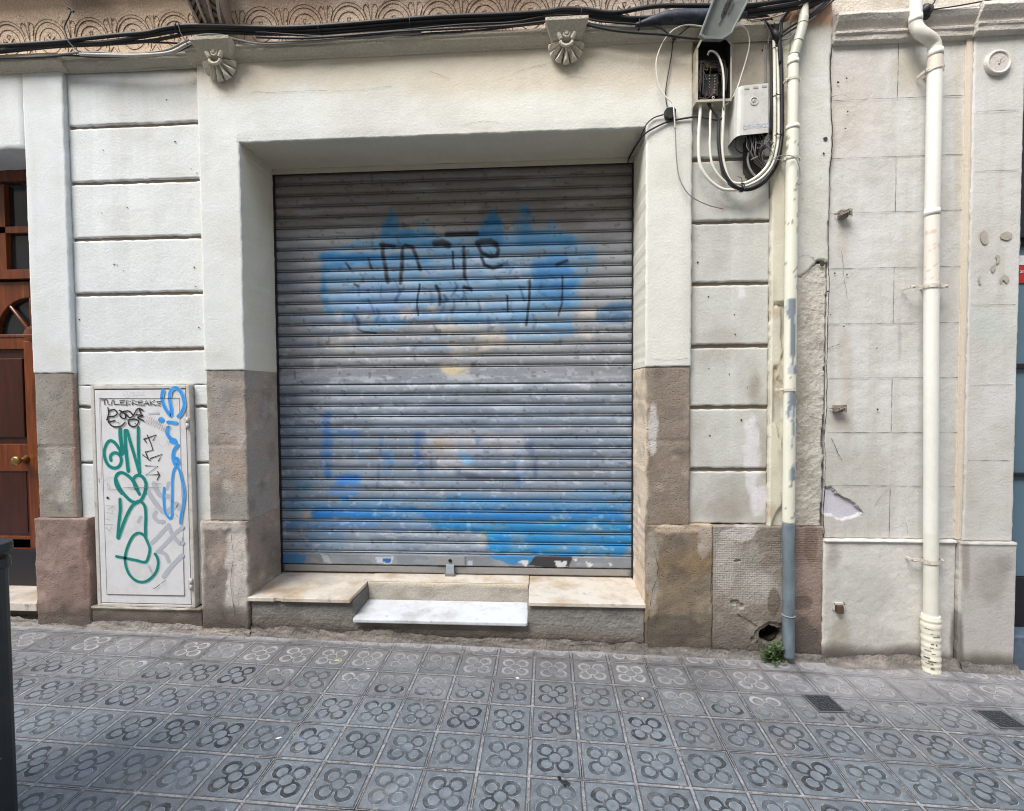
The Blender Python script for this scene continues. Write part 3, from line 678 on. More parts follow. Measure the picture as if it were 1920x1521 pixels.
# sill wall under the shutter
def sillcol(X, Z):
    c = np.empty(X.shape+(3,)); c[:] = (122, 119, 115)
    c = mixc(c, (98, 95, 92), sst(.4, .7, fbm(X*4, Z*9, 5, 151))*.7); c = mixc(c, (146, 142, 136), sst(.5, .75, fbm(X*9, Z*12, 4, 152))*.5)
    g = Z-gz(X); c = mixc(c, (104, 92, 82), sst(.13, .03, g-.06*(fbm(X*4, Z*3, 4, 153)-.3))*.7)
    c = mixc(c, (70, 64, 58), sst(.06, .0, g-.03*(fbm(X*9, Z*3, 4, 154)))*.8)
    return lin(c)
def silldisp(X, Z): return .009*(fbm(X*6, Z*14, 5, 155)-.5)+.0035*(vn(X*90, Z*110, 156)-.5)+.002*np.sin(Z*520+4*fbm(X*6, Z*6, 2, 157))*.5
b = MB(); b.sheet(rng(-1.7105, .5855, .007), rng(-.05, .236, .007, (.128,)), .006, .46, lambda x, z: ~((x > -1.088) & (x < -.072) & (z > .126)), silldisp, sillcol, bev=.006, jit=.003)
for pts in ([(600, 1190), (640, 1186), (672, 1190), (700, 1183), (730, 1188), (770, 1196), (820, 1197)], [(985, 1215), (1000, 1205), (990, 1197), (1020, 1205), (1080, 1215), (1150, 1213)], [(520, 1181), (545, 1184)]): crk(b, pts, -.003, .004)
b.build('sill_wall', [M_rough, M_crack], BLD)
def risercol(X, Z):
    c = np.empty(X.shape+(3,)); c[:] = (172, 166, 156); c = mixc(c, (150, 140, 128), sst(.4, .7, fbm(X*5, Z*8, 4, 161))*.8)
    c = mixc(c, (202, 190, 170), sst(-.01, .012, Z-.242+.03*(fbm(X*6, Z*0, 4, 162)-.5)))
    return lin(c)
b = MB(); b.sheet(rng(-1.088, -.072, .01), rng(.125, .2635, .008), .235, .46, None, lambda X, Z: .006*(fbm(X*6, Z*6, 4, 163)-.5), risercol, bev=.005)
b.build('step_riser', M_rough, BLD)
def slab(name, poly, z0, z1, mat, label, bev=.004):
    """poly in XY"""
    b = MB(); n = len(poly); v = [(x, y, z1) for x, y in poly]+[(x, y, z0) for x, y in poly]
    b.add(v, [tuple(range(n)), tuple(range(2*n-1, n-1, -1))]+[(i, n+i, n+(i+1) % n, (i+1) % n) for i in range(n)])
    o = b.build(name, mat, BLD, bevel=bev); o['label'] = label
slab('marble_sill', [(-1.716, -.018), (-1.56, -.018), (-1.548, -.008), (-1.52, -.010), (-1.51, -.018), (-1.103, -.018), (-1.093, .228), (-1.088, .45), (-1.7155, .45)], .2365, .2605, M_marble, 'chipped stained marble sill left of the step')
slab('marble_sill', [(-.067, -.012), (.5895, -.012), (.5855, .45), (-.069, .45)], .238, .262, M_marble, 'yellowed marble sill right of the step')
b = MB(); b.box(-1.0875, -.0725, .237, .45, .2635, .2655); b.build('sill_edge', M_marble, BLD)
slab('marble_step', [(-1.085, -.022), (-1.07, -.03), (-.085, -.03), (-.073, -.022), (-.073, .234), (-1.0865, .234)], .1285, .152, M_marble2, 'white marble step slab below the shutter', .006)
# cabinet ledge
stone('cabinet_ledge', -2.6895, -2.0005, -.02, .184, -.008, (150, 142, 132), (124, 114, 104), 17, blotch=((270, 1138, 110, 5, (205, 198, 188), .7),), rough=.012, disp=lambda X, Z: .012*(fbm(X*5, Z*14, 5, 171)-.5)-.012*sst(.165, .18, Z), yb=.2)
# skirting of crumbling mortar along the pavement
def skirt(x0, x1, h, d, seed, base, y0=0.0, parent=None, st=.015):
    b = MB(); xs = rng(x0, x1, st); T = np.linspace(0, 1, 9); v = []; c = []
    for x in xs:
        hh = h*(.35+1.1*float(fbm(x*5, 1.3, 4, seed))); dd = d*(.3+1.2*float(fbm(x*4, 7.3, 4, seed+1)))
        for t in T:
            y = y0-.012-dd*t**1.5+.014*(float(fbm(x*40, t*8, 4, seed+2))-.5); z = gz(x)+.001+hh*(1-t)**1.6*(.85+.4*float(fbm(x*25, t*6, 3, seed+3)))*(t < 1)-.004*(t == 1)
            v.append((x, y, z)); k = float(fbm(x*12, t*3, 4, seed+4))
            c.append(lin(np.array(base)*(.7+.6*k)))
    n = 9; v2 = [(x, y0+.03, gz(x)+h*.6) for x in xs]
    b.add(v, [(i*n+j, i*n+j+1, (i+1)*n+j+1, (i+1)*n+j) for i in range(len(xs)-1) for j in range(n-1)], 0, c, True)
    b.build('mortar_skirting', M_mort, parent or BLD)
skirt(-3.4, -2.0, .04, .022, 201, (132, 126, 120)); skirt(-2.0, -1.7, .045, .025, 205, (130, 122, 115), -.006); skirt(-1.70, .6, .05, .022, 211, (112, 106, 100)); skirt(.585, 1.55, .045, .03, 221, (110, 105, 100), -.004)
# unseen solid core added behind everything against light leaks
b = MB(); b.box(-5.2, 1.552, .47, 1.6, -.4, 5.0, 0, lin((120, 115, 110))); b.box(-5.2, 1.3, .3, .46, 3.83, 5.0, 0, lin((190, 175, 160))); b.build('light_blocking_core', M_rough, BLD)
b = MB(); b.box(-5.2, -4.2, .0, .46, -.1, 2.9, 0, lin((200, 203, 205))); b.build('far_pier', M_plaster, BLD)
# ------------------------------------------------------------------ roller shutter
SY = .365
pitch = .0695
prof = []
def slat(z, p=pitch, flat=False):
    """rows from top of the slat down: (dy, z)"""
    R = []
    bel = .80
    for k in range(9):
        t = k/8; R.append((-.0088*math.sin(math.pi*t)**.6, z-p*bel*t))
    R += [(.004, z-p*(bel+.012)), (.004, z-p*(bel+.05)), (-.007, z-p*(bel+.075)), (-.0075, z-p*(bel+.13)), (.003, z-p*(bel+.155)), (.004, z-p*.995)]
    return R
rows = []
z = 2.935
while z-pitch > 1.608-.01: rows += slat(z); z -= pitch
zt = z
rows += [(-.004, zt-.001), (-.005, zt-.006)]+[(-.005, q) for q in np.linspace(zt-.012, 1.518, 14)]+[(-.005, 1.512), (.003, 1.509), (.003, 1.506)]
z = 1.504; np_ = round((1.504-.402)/pitch); p2 = (1.504-.402)/np_
for k in range(np_): rows += slat(z, p2); z -= p2
rows += [(-.002, .400), (-.004, .397)]
R = np.array(rows)
xs = np.array(rng(-1.7085, .5835, .0062))
Xg, Rz = np.meshgrid(xs, R[:, 1], indexing='ij'); Yg = SY+R[:, 0][None, :]+.0025*(fbm(Xg*3, Rz*6, 3, 301)-.5)
px, py = PX(Xg, Rz, SY)
jx = px+9*(fbm(Xg*12, Rz*12, 4, 311)-.5)*2; jy = py+7*(fbm(Xg*12, Rz*12, 4, 312)-.5)*2
C = np.empty(Xg.shape+(3,)); C[:] = (138, 141, 147)
C = mixc(C, (128, 120, 114), sst(470, 380, py)*.9); C = mixc(C, (122, 136, 154), sst(660, 800, py))
n1 = fbm(Xg*4, Rz*30, 4, 321); C = mixc(C, (162, 166, 174), sst(.5, .75, n1)*.5); C = mixc(C, (112, 114, 120), sst(.52, .75, fbm(Xg*3+5, Rz*22, 4, 322))*.4)
def P4(l, o=(500, 300), s=2.743): return [(o[0]+a/s, o[1]+b_/s) for a, b_ in l]
def paint(l, col, a=1.0, o=(500, 300), n0=None, soft=0):
    global C
    q_ = P4(l, o); m = sum(inpoly(jx+dx_, jy+dy_, q_).astype(float) for dx_, dy_ in ((0, 0), (0, 0), (-3, 2), (3, -2), (-2, -4), (2, 4), (6, 1), (-6, -1)))/8*a
    m = m*(1-.62*sst(.46, .74, fbm(Xg*7, Rz*24, 4, int(abs(l[0][0]))+7)))
    if n0: lo, hi, fx_, fz_, sd = n0; m = m*sst(lo, hi, fbm(Xg*fx_, Rz*fz_, 4, sd))
    C = mixc(C, col, m)
BLU = [(285, 480), (590, 390), (600, 330), (640, 250), (680, 360), (760, 370), (790, 310), (840, 310), (870, 390), (1080, 380), (1120, 310), (1165, 235), (1205, 310), (1210, 380), (1290, 370), (1300, 235), (1340, 240), (1350, 370), (1430, 360), (1460, 290), (1500, 360), (1590, 390), (1700, 430), (1690, 560), (1610, 620), (1620, 720), (1560, 800), (1600, 900), (1400, 940), (1240, 930), (1220, 850), (900, 850), (850, 800), (650, 870), (460, 880), (400, 830), (300, 790), (285, 700)]
paint(BLU, (100, 144, 180), .92)
paint([(590, 400), (600, 330), (640, 250), (680, 360), (760, 370), (790, 310), (870, 400), (860, 440), (590, 450)], (50, 120, 170), .85)
paint([(1080, 380), (1120, 310), (1165, 235), (1205, 310), (1210, 400), (1200, 440), (1080, 430)], (42, 114, 168), .9)
paint([(1290, 380), (1300, 235), (1345, 240), (1350, 370), (1590, 395), (1590, 450), (1280, 440)], (58, 120, 168), .75)
paint([(280, 480), (600, 490), (860, 500), (860, 530), (310, 545), (320, 780), (285, 700)], (30, 112, 176), .8)
paint([(300, 560), (870, 520), (1300, 480), (1340, 700), (1250, 830), (700, 820), (300, 740)], (142, 172, 206), .6, n0=(.38, .56, 5, 26, 331))
paint([(870, 520), (1360, 480), (1360, 620), (870, 640)], (160, 176, 196), .7, n0=(.42, .55, 5, 20, 332))
paint([(1370, 500), (1540, 480), (1600, 620), (1560, 760), (1380, 700)], (58, 122, 180), .8)
paint([(400, 640), (760, 640), (860, 800), (600, 860), (330, 800)], (124, 150, 190), .6, n0=(.4, .55, 8, 14, 333))
for l in ([(680, 760), (760, 745), (770, 800), (740, 830), (690, 820)], [(840, 745), (890, 740), (885, 790), (840, 775)], [(500, 790), (545, 790), (545, 825), (500, 820)], [(360, 760), (390, 765), (385, 850), (340, 830)], [(420, 830), (465, 830), (470, 930), (415, 925)], [(1095, 735), (1130, 740), (1125, 775), (1095, 770)], [(870, 855), (1200, 850), (1240, 920), (900, 900)], [(930, 955), (990, 955), (990, 1010), (930, 1000)], [(300, 940), (400, 930), (400, 970), (300, 970)], [(1600, 780), (1700, 760), (1690, 830), (1620, 830)], [(1600, 880), (1680, 900), (1650, 940)]):
    paint(l, (190, 182, 176), .8)
paint([(896, 1050), (985, 1040), (1050, 1060), (1045, 1110), (960, 1115), (900, 1090)], (206, 190, 156), .9)
paint([(1690, 790), (1740, 735), (1880, 725), (1880, 838), (1690, 838)], (70, 108, 148), .8)
paint([(150, 800), (420, 800), (800, 860), (1800, 860), (1870, 980), (50, 980), (50, 820)], (116, 136, 162), .6, n0=(.4, .6, 3, 20, 334))
paint([(50, 430), (280, 430), (280, 700), (50, 780)], (120, 128, 150), .5, n0=(.4, .6, 3, 16, 335))
paint([(1640, 300), (1860, 260), (1870, 560), (1720, 600), (1640, 500)], (158, 156, 166), .6, n0=(.35, .6, 3, 10, 336))
paint([(700, 300), (1090, 230), (1090, 370), (880, 380), (700, 350)], (176, 166, 158), .5, n0=(.35, .6, 3, 10, 337))
# faded black letters
def stroke(l, w, a=.95, col=(30, 34, 42), o=(500, 300), s=2.743):
    global C
    d = dseg(px+3*(fbm(Xg*20, Rz*20, 3, 341)-.5), py, P4(l, o, s)); C = mixc(C, col, a*sst(w*1.15, w*.3, d)*(.8+.2*fbm(Xg*14, Rz*30, 3, 343)))
for l, w in (([(600, 440), (600, 500), (612, 560), (625, 630)], 5), ([(590, 437), (655, 445)], 4.5), ([(700, 450), (698, 540), (690, 635)], 4.5), ([(715, 440), (750, 450), (770, 500), (790, 565)], 4.5),
             ([(870, 430), (905, 425), (935, 440)], 8), ([(930, 385), (1080, 380)], 6), ([(1015, 450), (1018, 540), (1022, 612)], 4.5), ([(1085, 430), (1110, 420), (1150, 418), (1180, 435)], 7), ([(1090, 445), (1110, 480), (1150, 500), (1185, 495), (1195, 465), (1180, 430)], 4.5),
             ([(1105, 505), (1120, 540), (1165, 560), (1210, 545)], 4), ([(870, 650), (890, 690), (890, 745)], 4), ([(1352, 620), (1350, 720), (1335, 850)], 3), ([(960, 475), (960, 560)], 3), ([(522, 510), (540, 560)], 3), ([(410, 530), (430, 560)], 3), ([(455, 640), (475, 650)], 3), ([(1015, 655), (1050, 665)], 4), ([(1235, 700), (1240, 780)], 2.5), ([(1490, 540), (1545, 520)], 4), ([(1520, 600), (1520, 740), (1500, 800)], 2.5), ([(470, 870), (500, 885), (560, 890)], 2.5), ([(790, 640), (775, 740), (780, 800)], 2.5)):
    stroke(l, w)
rs_ = random.Random(21)
for k in range(26):
    x0_ = rs_.uniform(380, 1560); y0_ = rs_.uniform(600, 850); a_ = rs_.uniform(-1, 1)
    stroke([(x0_, y0_), (x0_+18*a_, y0_+rs_.uniform(15, 45)), (x0_+rs_.uniform(-25, 40), y0_+rs_.uniform(40, 80))], rs_.uniform(2, 4.5), rs_.uniform(.25, .6), (34, 60, 100))
for k in range(14):
    x0_ = rs_.uniform(320, 1600); y0_ = rs_.uniform(500, 620); stroke([(x0_, y0_), (x0_+rs_.uniform(-30, 60), y0_+rs_.uniform(0, 30))], 3, .35, (40, 80, 130))
for k in range(22):
    x0_ = rs_.uniform(300, 1400); y0_ = rs_.uniform(1400, 1600); stroke([(x0_, y0_), (x0_+rs_.uniform(-12, 12), y0_+rs_.uniform(60, 140))], rs_.uniform(3, 6), rs_.uniform(.25, .55), rs_.choice([(70, 112, 170), (60, 76, 110), (84, 130, 180)]))
o5 = (500, 680)
def p5(l, col, a=1.0, n0=None): paint(l, col, a, o5, n0)
paint([(280, 850), (1250, 850), (1700, 940), (1700, 1040), (300, 1040)], (164, 162, 164), .4, n0=(.38, .58, 4, 18, 358)); paint([(900, 880), (1240, 880), (1200, 1000), (940, 1010)], (188, 176, 158), .6, n0=(.35, .55, 6, 22, 359))
p5([(50, 60), (1870, 60), (1870, 122), (50, 122)], (186, 192, 200), .6, (.5, .6, 9, 40, 351))
p5([(200, 170), (1860, 200), (1860, 330), (60, 330)], (170, 178, 192), .5, (.42, .6, 5, 30, 352))
p5([(285, 260), (330, 260), (340, 590), (300, 590), (280, 430)], (60, 112, 180), .8); p5([(330, 340), (490, 345), (490, 385), (330, 380)], (70, 118, 180), .6)
p5([(130, 590), (230, 590), (235, 655), (150, 665)], (62, 128, 164), .7); p5([(370, 575), (500, 575), (470, 640), (450, 700), (400, 735), (370, 700)], (48, 122, 206), .85)
p5([(320, 630), (380, 625), (380, 680), (330, 680)], (80, 130, 190), .6)
p5([(770, 350), (800, 350), (795, 560), (770, 560)], (60, 96, 160), .7); p5([(600, 460), (640, 460), (635, 570), (600, 570)], (60, 120, 184), .7)
p5([(810, 360), (1330, 350), (1330, 560), (820, 560)], (186, 180, 184), .6, (.4, .55, 10, 12, 353))
p5([(870, 395), (950, 395), (950, 440), (870, 440)], (170, 150, 120), .7); p5([(990, 470), (1060, 470), (1060, 510), (990, 510)], (110, 168, 220), .8)
p5([(1340, 400), (1700, 410), (1680, 460), (1320, 450)], (60, 84, 120), .5, (.4, .6, 8, 20, 354)); p5([(970, 555), (1300, 590), (1300, 615), (980, 600)], (60, 70, 90), .5)
p5([(1380, 580), (1860, 560), (1870, 770), (60, 755), (60, 700), (700, 690), (1300, 660)], (76, 132, 180), .65, (.3, .55, 2, 12, 355))
p5([(180, 745), (240, 745), (240, 800), (180, 800)], (178, 160, 144), .8); p5([(238, 748), (470, 745), (500, 800), (238, 798)], (24, 112, 196), .9)
p5([(470, 745), (1870, 750), (1870, 812), (470, 805)], (34, 114, 180), .95); p5([(900, 690), (1870, 690), (1870, 745), (900, 740)], (70, 128, 176), .7); p5([(60, 810), (830, 815), (830, 860), (60, 850)], (70, 120, 180), .7)
p5([(830, 812), (1700, 815), (1870, 820), (1870, 872), (1200, 870), (830, 862)], (24, 118, 176), .95)
p5([(1650, 815), (1700, 815), (1690, 855), (1640, 850)], (140, 180, 200), .7)
p5([(1130, 868), (1870, 875), (1870, 925), (1850, 985), (1520, 985), (1130, 978)], (22, 124, 188), .92); p5([(60, 860), (400, 860), (400, 980), (60, 980)], (84, 128, 172), .6, (.3, .5, 3, 12, 356))
p5([(560, 870), (1120, 880), (1120, 980), (260, 975), (260, 930)], (156, 166, 180), .6, (.35, .5, 6, 30, 357)); p5([(1090, 880), (1120, 880), (1120, 960), (1095, 960)], (176, 170, 158), .8)
l_ = sst(.66, .76, fbm(Xg*26, Rz*40, 3, 361)); C = mixc(C, (196, 200, 208), l_*.4*sst(560, 620, py)); l_ = sst(.72, .78, fbm(Xg*30+7, Rz*45, 3, 362)); C = mixc(C, (74, 70, 68), l_*.45)
# recessed rows of each slat toned darker
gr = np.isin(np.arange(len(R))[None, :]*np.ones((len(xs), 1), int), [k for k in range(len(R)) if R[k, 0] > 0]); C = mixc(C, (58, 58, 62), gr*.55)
v = np.stack([Xg, Yg, Rz], -1).reshape(-1, 3); nr_ = len(R); nx_ = len(xs)
I = np.arange(nx_*nr_).reshape(nx_, nr_)
f = np.stack([I[:-1, :-1], I[:-1, 1:], I[1:, 1:], I[1:, :-1]], -1).reshape(-1, 4)
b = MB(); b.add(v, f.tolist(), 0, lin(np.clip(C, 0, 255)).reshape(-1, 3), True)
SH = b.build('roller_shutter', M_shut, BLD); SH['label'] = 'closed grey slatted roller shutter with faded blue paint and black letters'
# bottom rail
def botcol(X, Z):
    global C
    px, py = PX(X, Z, SY); c = np.empty(X.shape+(3,)); c[:] = (122, 128, 136)
    c = mixc(c, (150, 156, 164), sst(.5, .7, fbm(X*8, Z*20, 4, 371))*.6); s_ = 2.743
    jx = px+6*(fbm(X*15, Z*15, 3, 372)-.5); jy = py+6*(fbm(X*18, Z*18, 3, 373)-.5)
    for l, cc, a in (([(50, 975), (210, 985), (190, 1035), (60, 1045)], (60, 118, 168), .9), ([(1130, 975), (1420, 980), (1360, 1020), (1250, 1035), (1150, 1000)], (50, 124, 180), .9), ([(1390, 985), (1570, 995), (1560, 1045), (1450, 1050), (1340, 1035)], (44, 44, 50), .95),
                     ([(570, 995), (650, 995), (650, 1030), (570, 1030)], (190, 200, 214), .8), ([(600, 1000), (640, 1000), (640, 1022), (600, 1022)], (40, 84, 150), .9), ([(1290, 1018), (1345, 1015), (1330, 1050)], (210, 214, 220), .9), ([(1480, 1018), (1545, 1022), (1540, 1048), (1495, 1045)], (220, 222, 226), .85), ([(1570, 1005), (1600, 1010), (1590, 1025)], (220, 222, 226), .8), ([(1640, 1020), (1690, 1030), (1660, 1052)], (214, 216, 220), .8), ([(1755, 1025), (1780, 1030), (1770, 1045)], (214, 216, 220), .8), ([(280, 985), (320, 985), (340, 1040), (300, 1025)], (186, 194, 204), .7), ([(1035, 1015), (1060, 1015), (1060, 1035), (1035, 1035)], (196, 198, 214), .7)):
        c = mixc(c, cc, a*inpoly(jx, jy, P4(l, (500, 680))))
    return lin(c)
b = MB(); b.sheet(rng(-1.708, .583, .008), rng(.326, .3965, .008), SY-.010, SY+.02, None, lambda X, Z: .002*(fbm(X*5, Z*9, 3, 374)-.5), botcol, bev=.003, jit=.001)
# thin printed fragment on the rail
o = b.build('bottom_rail', M_shut, SH); 
b = MB(); b.sheet(rng(-1.708, .583, .03), rng(.272, .318, .01), SY-.004, SY+.03, None, None, lambda X, Z: lin(mixc(np.full(X.shape+(3,), 124.), (150, 146, 144), fbm(X*6, Z*20, 3, 375))), bev=.004, jit=.001)
b.build('ground_rail', M_shut, SH)
b = MB(); hx, _, hz = W(844, 1052, SY-.02); b.box(hx-.095, hx+.095, SY-.016, SY-.0105, .332, .392, 0, lin((140, 142, 144)))
b.box(hx-.026, hx+.026, SY-.03, SY-.017, .268, .338, 0, lin((150, 162, 172))); b.box(hx-.032, hx+.03, SY-.036, SY-.018, .262, .285, 0, lin((120, 116, 112)))
b.ring((hx, SY-.018, .362), .009, .004, 0, lin((30, 30, 32)), n=12); b.disc(hx, .362, .008, SY-.0175, 0, lin((12, 12, 12)))
b.build('lock_hasp', M_shut, SH, bevel=.002)
b = MB(); 
for x in (-1.7105, .5855):
    s_ = 1 if x < 0 else -1
    b = MB(); b.box(min(x, x+s_*.009), max(x, x+s_*.009), SY-.026, SY-.014, .27, 2.9); b.box(min(x, x+s_*.003), max(x, x+s_*.003), SY-.0139, SY+.04, .27, 2.9); b.build('guide_rail', M_darkmetal, SH)
b = MB(); b.box(-1.71, .585, SY-.03, SY+.09, 2.862, 2.8925, 0, lin((205, 196, 178))); b.box(-1.71, .585, SY-.025, SY-.022, 2.853, 2.862, 1); b.build('soffit_strip', [M_plaster, M_darkmetal], BLD, bevel=.002)
# ------------------------------------------------------------------ entrance door
DO = MB(); DY = .25
DO.box(-4.2, -2.99, DY, DY+.05, .432, .50, 0)
def dbox(x0, x1, z0, z1, y0=DY, y1=DY+.05, mi=0): DO.box(x0, x1, y0, y1, z0, z1, mi)
dl, dr = -3.62, -3.02
zd = lambda y: W(20, y, DY)[2]
# transom frame
dbox(-4.2, dr, zd(340), zd(330)+.09); dbox(-4.2, dr, zd(437), zd(425)); dbox(-4.2, dr, zd(525), zd(508), DY-.03); dbox(-3.50, -3.455, zd(508), zd(345)); dbox(-3.34, dr, zd(345), zd(345)+.001)
dbox(dr-.001, dr+.05, .43, 2.9)
DOOR = DO.build('entrance_door', M_wood, BLD, bevel=.006); DOOR['label'] = 'varnished brown panelled door with a fanlight'
b = MB(); b.box(-4.2, dr, DY+.03, DY+.035, zd(508), zd(340)); b.build('transom_glass', M_darkglass, DOOR)
# leaf
b = MB(); zl = lambda y: W(30, y, DY)[2]
b.prism([(-4.2, .50), (-3.0, .50), (-3.0, zl(880)), (-4.2, zl(880))], DY+.012, DY+.04, 1)
b.box(-3.36, -3.2, DY-.002, DY+.045, .44, zl(640)); b.box(-4.2, -3.36, DY, DY+.045, zl(884), zl(833)); b.box(-4.2, -3.2, DY, DY+.045, zl(655), zl(627)); b.box(-4.2, -3.36, DY+.0, DY+.045, .44, .52)
b.prism([(-4.2, zl(835)), (-3.36, zl(835)), (-3.36, zl(655)), (-4.2, zl(655))], DY+.02, DY+.04, 1)
b.box(-3.9, -3.385, DY+.008, DY+.03, zl(820), zl(672), 1); b.box(-3.9, -3.385, DY+.008, DY+.03, .54, zl(872), 1)
# arched fan head
ccx, ccz, R_ = W(58, 627, DY)[0], zl(627), .235
out = [(-4.2, zl(528)), (-3.0, zl(528)), (-3.0, ccz)]+[(ccx+.005, ccz)]
arc = [(ccx+R_*math.cos(a), ccz+R_*math.sin(a)) for a in np.linspace(math.pi*.5, math.pi, 14)]
b.prism([(-4.2, zl(528)), (-4.2, ccz), (ccx-R_, ccz)]+arc[::-1][1:]+[(ccx, zl(528))], DY-.002, DY+.045, 0)
b.prism([(ccx, zl(528)), (ccx, ccz+R_)]+[(ccx+R_*math.cos(a), ccz+R_*math.sin(a)) for a in np.linspace(math.pi*.5, 0, 10)][1:]+[(ccx+.5, ccz), (ccx+.5, zl(528))], DY-.001, DY+.044, 0)
for a in (math.radians(128), math.radians(90)): b.tube([(ccx, DY+.01, ccz), (ccx+R_*math.cos(a), DY+.01, ccz+R_*math.sin(a))], .012, 6)
b.tube([(ccx, DY-.004, ccz), (ccx, DY+.03, ccz)], .05, 20)
b.box(ccx-R_, ccx+.4, DY-.006, DY+.04, ccz-.02, ccz)
b.build('door_leaf', [M_wood, M_wood2], DOOR, bevel=.004)
b = MB(); b.box(-4.1, -3.05, DY+.03, DY+.034, zl(627), zl(530)); b.build('fan_glass', M_darkglass, DOOR)
b = MB(); kx, _, kz = W(40, 863, DY-.03); b.tube([(kx, DY, kz), (kx, DY-.03, kz), (kx, DY-.035, kz), (kx, DY-.05, kz), (kx, DY-.07, kz), (kx, DY-.075, kz)], [.03, .012, .012, .026, .03, .02], 18); b.build('door_knob', M_brass, DOOR)
b = MB(); b.box(-4.2, -3.0, DY-.03, DY+.03, .205, .431); b.build('kick_plate', M_darkmetal, DOOR)
slab('doorstep', [(-4.2, -.02), (-3.031, -.02), (-3.0, .4), (-4.2, .4)], .15, .2, M_marble, 'marble doorstep of the entrance door')
b = MB(); b.sheet(rng(-4.2, -3.02, .02), rng(-.05, .149, .02), .02, .4, None, lambda X, Z: .01*(fbm(X*7, Z*7, 3, 4)-.5), sillcol); b.build('doorstep_base', M_mort, BLD)
adopt(BLD); adopt(SH); adopt(DOOR)
# ================================================================== RIGHT BUILDING
NB = empty('neighbour_building', (2.2, .1, 0), 'greyish plastered facade with scored blocks right of the drainpipe corner', 'building')
def rcol(X, Z):
    px, py = PX(X, Z); c = np.empty(X.shape+(3,)); c[:] = (200, 199, 195)
    c = mixc(c, (182, 178, 170), sst(.38, .72, fbm(X*3, Z*3, 5, 401))*.6); c = mixc(c, (168, 158, 146), sst(.5, .74, fbm(X*16, Z*2.2, 5, 405))*.4*sst(2.1, 1.6, X)); c = mixc(c, (212, 211, 212), sst(.5, .8, fbm(X*4+4, Z*2, 4, 402))*.5)
    c = mixc(c, (178, 170, 160), sst(.5, .8, fbm(X*24, Z*1.2, 4, 403))*.3)
    for cx, cy, rx, ry, cc, a in ((1600, 200, 60, 120, (196, 180, 168), .35), (1705, 130, 40, 50, (176, 166, 148), .55), (1640, 330, 20, 40, (176, 172, 168), .4), (1583, 440, 12, 70, (180, 172, 160), .5), (1590, 690, 16, 110, (180, 168, 154), .4), (1575, 790, 22, 30, (170, 156, 140), .4), (1850, 610, 40, 45, (186, 194, 190), .6), (1690, 640, 4, 40, (150, 150, 150), .4), (1800, 250, 10, 200, (190, 180, 160), .5)):
        d = np.hypot((px-cx)/rx, (py-cy)/ry)+.8*(fbm(X*10, Z*10, 4, 404)-.5); c = mixc(c, cc, a*sst(1.2, .4, d))
    # a fragment of exposed undercoat
    return lin(c)
RG = [W(1620, y, .012)[2] for y in (187, 296, 399, 503, 607, 709, 811, 911)]
VJ = [(1.899, k) for k in (0, 2, 4, 6, 8)]
PEEL = [(W(x, y)[0], W(x, y)[2]) for x, y in ((1540, 914), (1562, 915), (1574, 930), (1590, 936), (1605, 946), (1618, 962), (1600, 972), (1575, 977), (1558, 968), (1545, 965))]
def rdisp(X, Z):
    d = .005*(fbm(X*3, Z*3, 4, 411)-.5)+.003*(fbm(X*22, Z*22, 3, 412)-.5)
    m = inpoly(X+.02*(fbm(X*30, Z*30, 4, 413)-.5), Z+.02*(fbm(X*30+5, Z*30, 4, 414)-.5), PEEL)
    return d+m*.012
def rcol2(X, Z):
    c = rcol(X, Z); m = inpoly(X+.02*(fbm(X*30, Z*30, 4, 413)-.5), Z+.02*(fbm(X*30+5, Z*30, 4, 414)-.5), PEEL)
    return mixc(c, lin((198, 196, 206)), m*1.0)
def scored(name, x0, x1, z0, z1, yf, zj, vj, col, disp, extra=None, st=.009):
    b = MB(); b.sheet(rng(x0, x1, st), rng(z0, z1, st), yf, .46, None, disp, col, bev=.005, jit=.003)
    for z in zj:
        P = [(x, z+.003*(float(fbm(x*5, z, 3, 5))-.5)) for x in np.linspace(x0+.01, x1-.02, 50)]
        b.ribbon(P, [.0024*(.2+float(vn(x*30, z, 3))) for x, _ in P], yf-.0042, 1)
    for x, a, c_ in vj: 
        P = [(x+.002*(float(vn(z*9, x, 3))-.5), z) for z in np.linspace(a, c_, 20)]; b.ribbon(P, [.0024*(.2+float(vn(z*40, x, 3))) for _, z in P], yf-.0042, 1)
    if extra: extra(b)
    return b
RZ = [3.31]+RG+[.64]
vj = [(1.899, RZ[k+1]+.004, RZ[k]-.004) for k in (0, 2, 4, 8)]+[(1.899, RZ[7]+.004, RZ[6]-.004)]
def rex(b):
    for x, y, r in ((1572, 154, .007), (1588, 146, .005), (1590, 209, .005), (1586, 240, .005), (1553, 547, .006), (1558, 590, .004), (1589, 515, .005), (1566, 512, .005), (1645, 653, .004), (1646, 768, .006), (1583, 612, .004)):
        p = W(x, y); b.add([(p[0]+r*(.5+.8*random.random())*math.cos(k*.7), .003, p[2]+r*(.5+.8*random.random())*math.sin(k*.7)) for k in range(9)], [tuple(range(9))], 1)
    crk(b, [(1548, 917), (1562, 915), (1574, 930), (1590, 936), (1605, 946), (1618, 962)], .0035, .0028, Yp=.004)  # dark ribbon along the peel's upper edge drawn in as its shadow
    for pts in ([(1560, 180), (1580, 176), (1600, 186)], [(1640, 950), (1655, 930), (1668, 915)], [(1580, 470), (1584, 520), (1590, 560)], [(1700, 980), (1704, 1000)]): crk(b, pts, .0055, .0014)
    for pts in ([(1552, 655), (1562, 650), (1575, 645)], [(1560, 823), (1566, 835), (1572, 850), (1580, 862)]): crk(b, pts, .004, .003)
scored('scored_wall', 1.5565, 2.262, .642, 3.33, .012, RG, vj, rcol2, rdisp, rex, .006).build('scored_wall', [M_plaster, M_crack], NB)
